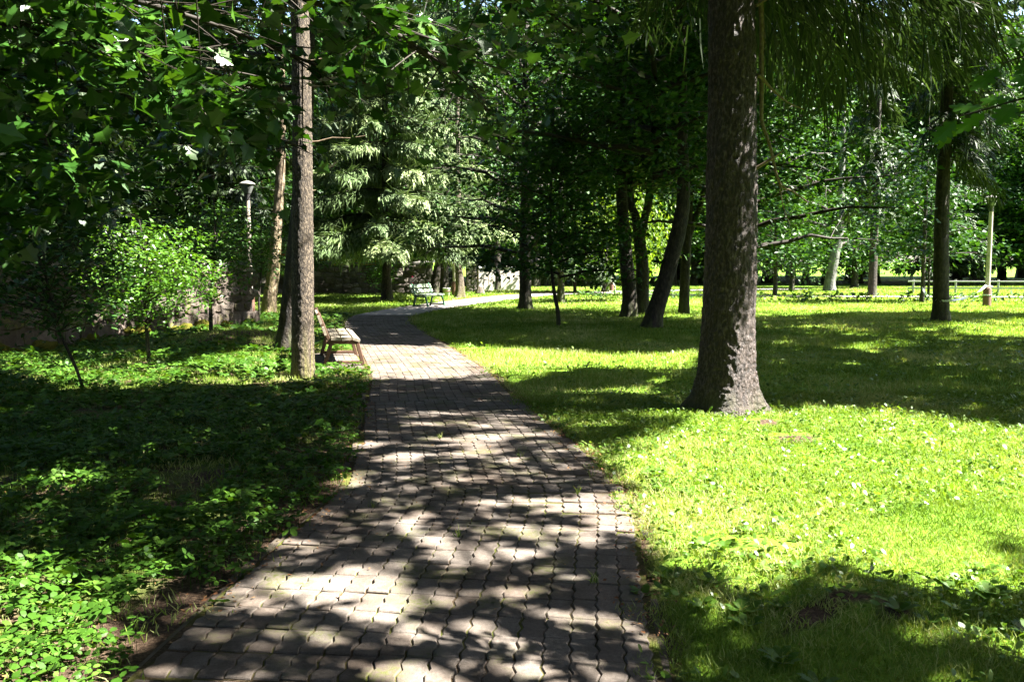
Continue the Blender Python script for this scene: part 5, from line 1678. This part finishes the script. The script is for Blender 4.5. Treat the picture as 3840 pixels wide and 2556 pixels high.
# many small inner leaves deeper in the boughs
Cc = []
for lm_ in limbs:
    q = spline(np.array(lm_) - np.array([mx, my, 0]), 30)[6:]
    Cc.append(q[rng.integers(len(q), size=70)] + rng.normal(size=(70, 3)) * np.array([.55, .55, .35]))
Cc = np.concatenate(Cc)
Cc = Cc[~sun_window(Cc)]
wc = Cc + np.array([mx, my, 0])
Cc = Cc[~((wc[:, 0] / wc[:, 1] > -0.28) & ((wc[:, 2] - CAM_H) / wc[:, 1] < 0.22))]
for c_, r_ in (((-2.4, 5.5, 3.0), 0.8), ((-3.2, 6.5, 2.9), 0.5)):  # extra clumps down-sun, added to keep sun lanes off the ground
    m_ = 80
    Cc = np.concatenate([Cc, np.array(c_) - S * 1.0 + rng.normal(size=(m_, 3)) * np.array([r_ * .5, r_ * .6, 0.22]) - np.array([mx, my, 0])])
ex = np.array([-0.65, 6.0, 3.05]) - S * 0.95 + rng.normal(size=(70, 3)) * np.array([.3, .4, .2])  # more light-blocking clumps added below the second sunlit spray
ex = np.concatenate([ex, np.array([-1.0, 6.0, 3.35]) - S * 1.1 + rng.normal(size=(50, 3)) * np.array([.3, .35, .2])])
ue = ex[:, 0] / ex[:, 1]
ex = ex[ue < -0.265]
Cc = np.concatenate([Cc, ex - np.array([mx, my, 0])])
wc = Cc + np.array([mx, my, 0])
Cc = Cc[~((np.abs(wc[:, 0] / wc[:, 1] + 0.296) < 0.035) & ((wc[:, 2] - CAM_H) / wc[:, 1] < 0.14))]
clump_leaves(lg, Cc, 7, 0.3, 0.105, MAPLE_IN)
o = lg.obj('crown', M['maple'], maple); o['kind'] = 'stuff'

# ------------------------------------------------------------------ oak twig reaching in from the right
ox, oy = 5.0, 2.2
oak = thing('oak_tree', 'oak with lobed leaves reaching over the sunny lawn', 'tree', (ox, oy, 0))
tr = geo_trunk([(0, 0, -.1, .16), (0, 0, 1.5, .13), (-.05, .1, 3.2, .09), (0, .1, 5, .04)], sides=18, rings=24, bark=0.012, flare=0.4, roots=5, seed=85)
tr.obj('trunk', M['bark_dark'], oak, True)
ow = Geo()
olm = [Geo().add(OAK[0] * np.array([1, 1, s_]), OAK[1], np.full(len(OAK[0]), rv)).mesh('leaf', M['oak']) for s_, rv in ((1, .2), (-1, .5), (.4, .85))]
for (tip, mid) in (((1.92, 3.55, 2.42), (3.0, 3.3, 2.75)), ((1.86, 3.75, 2.25), (2.9, 3.4, 2.5)), ((2.05, 3.5, 2.68), (3.0, 3.2, 2.95))):
    q = spline(np.array([(4.95, 2.3, 2.6), mid, tip]) - np.array([ox, oy, 0]), 20)
    tube(ow, q, np.linspace(.02, .003, 20), 6)
    for i in range(9, 20):
        for sg in (-1, 1):
            dv = (q[min(19, i)] - q[i - 2]); dv /= np.linalg.norm(dv)
            sd = np.cross(dv, [0, 0, 1.0])
            X = sd * sg * 0.8 + dv * 0.7 + rng.normal(size=3) * 0.25; X[2] -= 0.15
            N = np.array([-0.25, -0.75, 0.8]) + rng.normal(size=3) * 0.4
            Nn, Xn, Yn = [a_[0] for a_ in frames(N[None], X[None])]
            s_ = 0.11 + 0.06 * rng.random(); p = q[i] + Xn * 0.02
            o = link('leaf', olm[rng.integers(3)], oak)
            o.matrix_local = Matrix([[Xn[c_] * s_, Yn[c_] * s_, Nn[c_] * s_, p[c_]] for c_ in range(3)] + [[0, 0, 0, 1]])
ow.obj('branches', M['twig'], oak, True)
lg = Geo()
clump_leaves(lg, np.array([0.3, .2, 4.2]) + rng.normal(size=(60, 3)) * np.array([.9, .9, .6]), 10, .4, .15, OAK)
o = lg.obj('crown', M['oak'], oak); o['kind'] = 'stuff'

# ================================================================== GROUND VEGETATION
B5 = (np.array([[0, -.5, 0], [0, .5, 0], [.5, .42, .06], [.5, -.42, .06], [1.0, 0, -.02]]), np.array([[0, 1, 2], [0, 2, 3], [3, 2, 4]]))
B3 = (np.array([[0, -.5, 0], [0, .5, 0], [1.0, 0, 0]]), np.array([[0, 1, 2]]))


def scatter(y0, y1, dens, side=None, maxx=None):
    xm = 0.60 * y1 + 0.8
    n = int(dens * 2 * xm * (y1 - y0))
    x = -xm + 2 * xm * rng.random(n); y = y0 + (y1 - y0) * rng.random(n)
    ok = np.abs(x) < 0.60 * y + 0.7
    pc = np.interp(y, PATH_C[:, 1], PATH_C[:, 0])
    if side == 'R': ok &= x > pc
    if side == 'L': ok &= x < pc
    x, y = x[ok], y[ok]
    d = path_dist(x, y)
    e = (noise2(x, y, 4.0, 55) - 0.5) * 0.46 - 0.035
    ok = d > e
    # keep clear of the rubble wall, the far path and tree feet
    ok &= ~((y > 10) & (y < 23.5) & (x < -10.4 + (y - 11.2) * 3.55 / 12.2 + 0.03))
    bx_ = (x + 2.83) * math.cos(BAY[1]) + (y - 14.62) * math.sin(BAY[1]); by_ = -(x + 2.83) * math.sin(BAY[1]) + (y - 14.62) * math.cos(BAY[1])
    ok &= ~((np.abs(bx_) < 0.60) & (np.abs(by_) < 1.22))
    for (tx, ty, r) in ((2.36, 9.7, .38), (-2.98, 12.57, .17), (3.46, 22.0, .3), (11.85, 24.45, .28)):
        ok &= (x - tx) ** 2 + (y - ty) ** 2 > r * r
    return x[ok], y[ok], d[ok]


def blades(g, x, y, d, hgt, wid, tmpl, lean=0.55):
    n = len(x)
    hh = hgt * (0.45 + 0.9 * rng.random(n)) * (0.6 + 0.8 * noise2(x, y, 1.1, 61))
    X = rng.normal(size=(n, 3)) * lean; X[:, 2] = 1.0
    N = np.c_[rng.normal(size=(n, 2)), np.full(n, 0.25)]
    N_, X_, Y_ = frames(N, X)
    T, Fa = tmpl
    P = np.c_[x, y, ground_z(x, y, d) - 0.004]
    ww = wid * (0.7 + 0.6 * rng.random(n))
    V = P[:, None, :] + (hh[:, None] * T[None, :, 0])[..., None] * X_[:, None] + (ww[:, None] * T[None, :, 1])[..., None] * Y_[:, None] + (hh[:, None] * T[None, :, 2] * 3)[..., None] * N_[:, None]
    Fb = (Fa[None] + (np.arange(n) * len(T))[:, None, None]).reshape(-1, 3)
    rv = np.clip(0.4 * rng.random(n) + 0.95 * (noise2(x, y, 0.7, 67, 3) - 0.5) + 0.5 * (noise2(x, y, 3.5, 69, 2) - 0.5) + 0.3 + 0.1 * rng.normal(size=n), 0, 1)
    g.add(V.reshape(-1, 3), Fb, np.repeat(rv, len(T)))


def bare(x, y, thr):
    """thin the growth in worn patches"""
    k = noise2(x, y, 1.6, 77, 3)
    for (px, py, r) in ((2990, 1650, .22), (3180, 2250, .12), (3330, 2290, .14), (3060, 2320, .1), (2880, 1590, .22)):
        qx, qy = G(px, py)
        k = k - 0.6 * np.exp(-((x - qx) ** 2 + (y - qy) ** 2) / r ** 2)
    return k > thr


g = Geo()
for (y0, y1, dens, hh, ww, tm, side, thr) in ((2.9, 6.0, 4600, .055, .0042, B5, 'R', .2), (6.0, 11.0, 2500, .055, .006, B5, 'R', .2), (2.9, 11, 420, .07, .006, B5, 'L', .42), (11, 20, 700, .07, .013, B3, None, .2), (20, 34, 240, .075, .024, B3, None, .1), (34, 57, 75, .09, .05, B3, None, .0)):
    x, y, d = scatter(y0, y1, dens, side)
    ok = bare(x, y, thr)
    blades(g, x[ok], y[ok], d[ok], hh, ww, tm)
tag(g.obj('grass', M['grass']), 'short sunny grass covering the lawn', 'grass', kind='stuff')

# broad-leaved lawn weeds
LEAF4 = (np.array([[0, 0, 0], [.35, .2, .05], [.75, .2, .06], [1.0, 0, -.02], [.75, -.2, .06], [.35, -.2, .05]]), np.array([[0, 1, 5], [1, 2, 4], [1, 4, 5], [2, 3, 4]]))
g = Geo()
for (y0, y1, dens, sz) in ((2.9, 6, 480, .04), (6, 11, 300, .044), (11, 18, 70, .06)):
    x, y, d = scatter(y0, y1, dens, 'R')
    ok = noise2(x, y, 0.8, 81, 3) > 0.38
    x, y, d = x[ok], y[ok], d[ok]
    n = len(x)
    P = np.c_[x, y, ground_z(x, y, d) + 0.012 + 0.05 * rng.random(n)]
    N = rng.normal(size=(n, 3)) * 0.5; N[:, 2] += 1
    X = rng.normal(size=(n, 3)); X[:, 2] = 0.25 + 0.5 * rng.random(n)
    put_leaves(g, LEAF4, P, N, X, sz * (0.5 + rng.random(n)), rng.random(n))
x, y, d = scatter(2.9, 7.0, 9, 'R')
ok = (noise2(x, y, 0.9, 89, 2) > 0.42) & ((d < 0.7) | (y < 4.6))
x, y, d = x[ok], y[ok], d[ok]
for k in range(6):
    n = len(x); a = k * 1.05 + rng.normal(size=n) * 0.25 + x * 9
    X = np.c_[np.cos(a), np.sin(a), 0.35 + 0.5 * rng.random(n)]
    N = np.c_[-np.cos(a) * .5, -np.sin(a) * .5, np.ones(n)]
    put_leaves(g, LEAF4, np.c_[x, y, ground_z(x, y, d) + 0.004], N, X, 0.06 + 0.05 * rng.random(n), 0.3 * rng.random(n))
tag(g.obj('lawn_weeds', M['weed']), 'broad-leaved weeds growing among the lawn grass', 'weeds', kind='stuff')

# leafy ground cover left of the path: three to five leaflets on a stalk
g = Geo()
for (y0, y1, dens, sz) in ((2.9, 5.5, 460, .044), (5.5, 9, 380, .046), (9, 15, 170, .06), (15, 27, 40, .10)):
    x, y, d = scatter(y0, y1, dens, 'L')
    thin = noise2(x, y, 1.3, 83, 3)
    for (px, py, r) in ((560, 2360, .22), (680, 2290, .2), (1130, 1700, .15), (900, 1290, .8)):
        qx, qy = G(px, py)
        thin = thin - 0.5 * np.exp(-((x - qx) ** 2 + (y - qy) ** 2) / r ** 2)
    ok = (thin > 0.34) & (rng.random(len(x)) < np.clip(d / 0.3 + 0.3, 0, 1))
    x, y, d = x[ok], y[ok], d[ok]
    n = len(x)
    hgt = (0.03 + 0.085 * rng.random(n)) * (0.7 + 0.7 * noise2(x, y, 0.9, 85))
    nl = 4
    P0 = np.c_[x, y, ground_z(x, y, d) + hgt]
    tiltv = rng.normal(size=(n, 3)) * 0.28; tiltv[:, 2] += 1
    a0 = rng.random(n) * 6.28
    rv0 = rng.random(n)
    size = sz * (0.55 + 0.8 * rng.random(n))
    for k in range(nl):
        a = a0 + k * 2 * np.pi / nl * 0.82
        X = np.c_[np.cos(a), np.sin(a), rng.normal(size=n) * 0.18 - 0.12]
        N = tiltv + rng.normal(size=(n, 3)) * 0.18
        put_leaves(g, LEAF4, P0 + X * 0.006, N, X, size * (0.8 + 0.35 * rng.random(n)), np.clip(0.7 * rv0 + 0.3 * rng.random(n), 0, 1), 1.35)
    st = np.c_[x, y, ground_z(x, y, d) - 0.01]
    V = np.stack([st, st + np.array([.004, 0, 0]), P0], 1)
    g.add(V.reshape(-1, 3), np.arange(3 * n).reshape(-1, 3), np.full(3 * n, 0.3))
for (y0, y1, dens, sz, side) in ((2.9, 5.5, 70, .07, 'L'), (5.5, 10, 45, .07, 'L')):
    x, y, d = scatter(y0, y1, dens, side)
    ok = noise2(x, y, 0.7, 87, 2) > 0.45
    x, y, d = x[ok], y[ok], d[ok]; n = len(x)
    N = rng.normal(size=(n, 3)) * 0.35; N[:, 2] += 1
    X = rng.normal(size=(n, 3)); X[:, 2] *= 0.2
    put_leaves(g, MAPLE, np.c_[x, y, ground_z(x, y, d) + 0.05 + 0.10 * rng.random(n)], N, X, sz * (0.5 + 0.9 * rng.random(n)), rng.random(n))
tag(g.obj('ground_cover', M['cover']), 'shady leafy ground cover growing beside the path under the maple', 'ground cover', kind='stuff')

# fallen leaves and needles, tufts in the joints
g = Geo()
x, y, d = scatter(2.9, 12, 26, None)
n1_ = 500
s_ = 2.8 + 16 * rng.random(n1_); off = (rng.random(n1_) - .5) * 2.0
px_ = np.interp(s_, PATH_S, PATH_C[:, 0]) + off; py_ = np.interp(s_, PATH_S, PATH_C[:, 1])
n2_ = 3600
se = 2.6 + 13 * rng.random(n2_); sg_ = np.where(rng.random(n2_) < .5, -1, 1); oe = sg_ * (np.interp(se, PATH_S, PATH_W) / 2 - 0.02 + rng.normal(size=n2_) * 0.085)
tx_ = np.interp(se, PATH_S, Tn[:, 0]); ty_ = np.interp(se, PATH_S, Tn[:, 1])
px_ = np.concatenate([px_, np.interp(se, PATH_S, PATH_C[:, 0]) + oe * ty_]); py_ = np.concatenate([py_, np.interp(se, PATH_S, PATH_C[:, 1]) - oe * tx_])
n1_ += n2_
X0 = np.concatenate([x, px_]); Y0 = np.concatenate([y, py_]); n = len(X0)
Z0 = np.concatenate([ground_z(x, y, d) + .012, np.full(n1_, 0.036)])
N = rng.normal(size=(n, 3)) * 0.3; N[:, 2] += 1
X = rng.normal(size=(n, 3)); X[:, 2] *= 0.1
put_leaves(g, KITE, np.c_[X0, Y0, Z0], N, X, 0.010 + 0.026 * rng.random(n) ** 3, rng.random(n))
tag(g.obj('leaf_litter', M['litter']), 'brown fallen leaves and scraps lying on the path and soil', 'litter', kind='stuff')
for k in range(26):
    p = placed[rng.integers(len(placed))]
    if p[2] < 3.2 or p[2] > 13: continue
    g = Geo(); n = 9 + int(rng.integers(9))
    X = rng.normal(size=(n, 3)) * 0.5; X[:, 2] = 1
    hh = 0.05 + 0.06 * rng.random(n)
    N = np.c_[rng.normal(size=(n, 2)), np.full(n, .2)]
    N_2, X_2, Y_2 = frames(N, X)
    T, Fa = B5
    Pp = np.c_[rng.normal(size=(n, 2)) * 0.012, np.zeros(n)]
    V = Pp[:, None, :] + (hh[:, None] * T[None, :, 0])[..., None] * X_2[:, None] + (0.005 * np.ones(n)[:, None] * T[None, :, 1])[..., None] * Y_2[:, None] + (hh[:, None] * T[None, :, 2] * 3)[..., None] * N_2[:, None]
    g.add(V.reshape(-1, 3), (Fa[None] + (np.arange(n) * len(T))[:, None, None]).reshape(-1, 3), np.repeat(rng.random(n), len(T)))
    tag(g.obj('grass_tuft', M['grass'], loc=(p[1] + PWD / 2, p[2] + PL / 2, 0.008)), 'small tuft of grass sprouting from a joint between pavers', 'grass tuft', 'grass tufts in the paving joints')
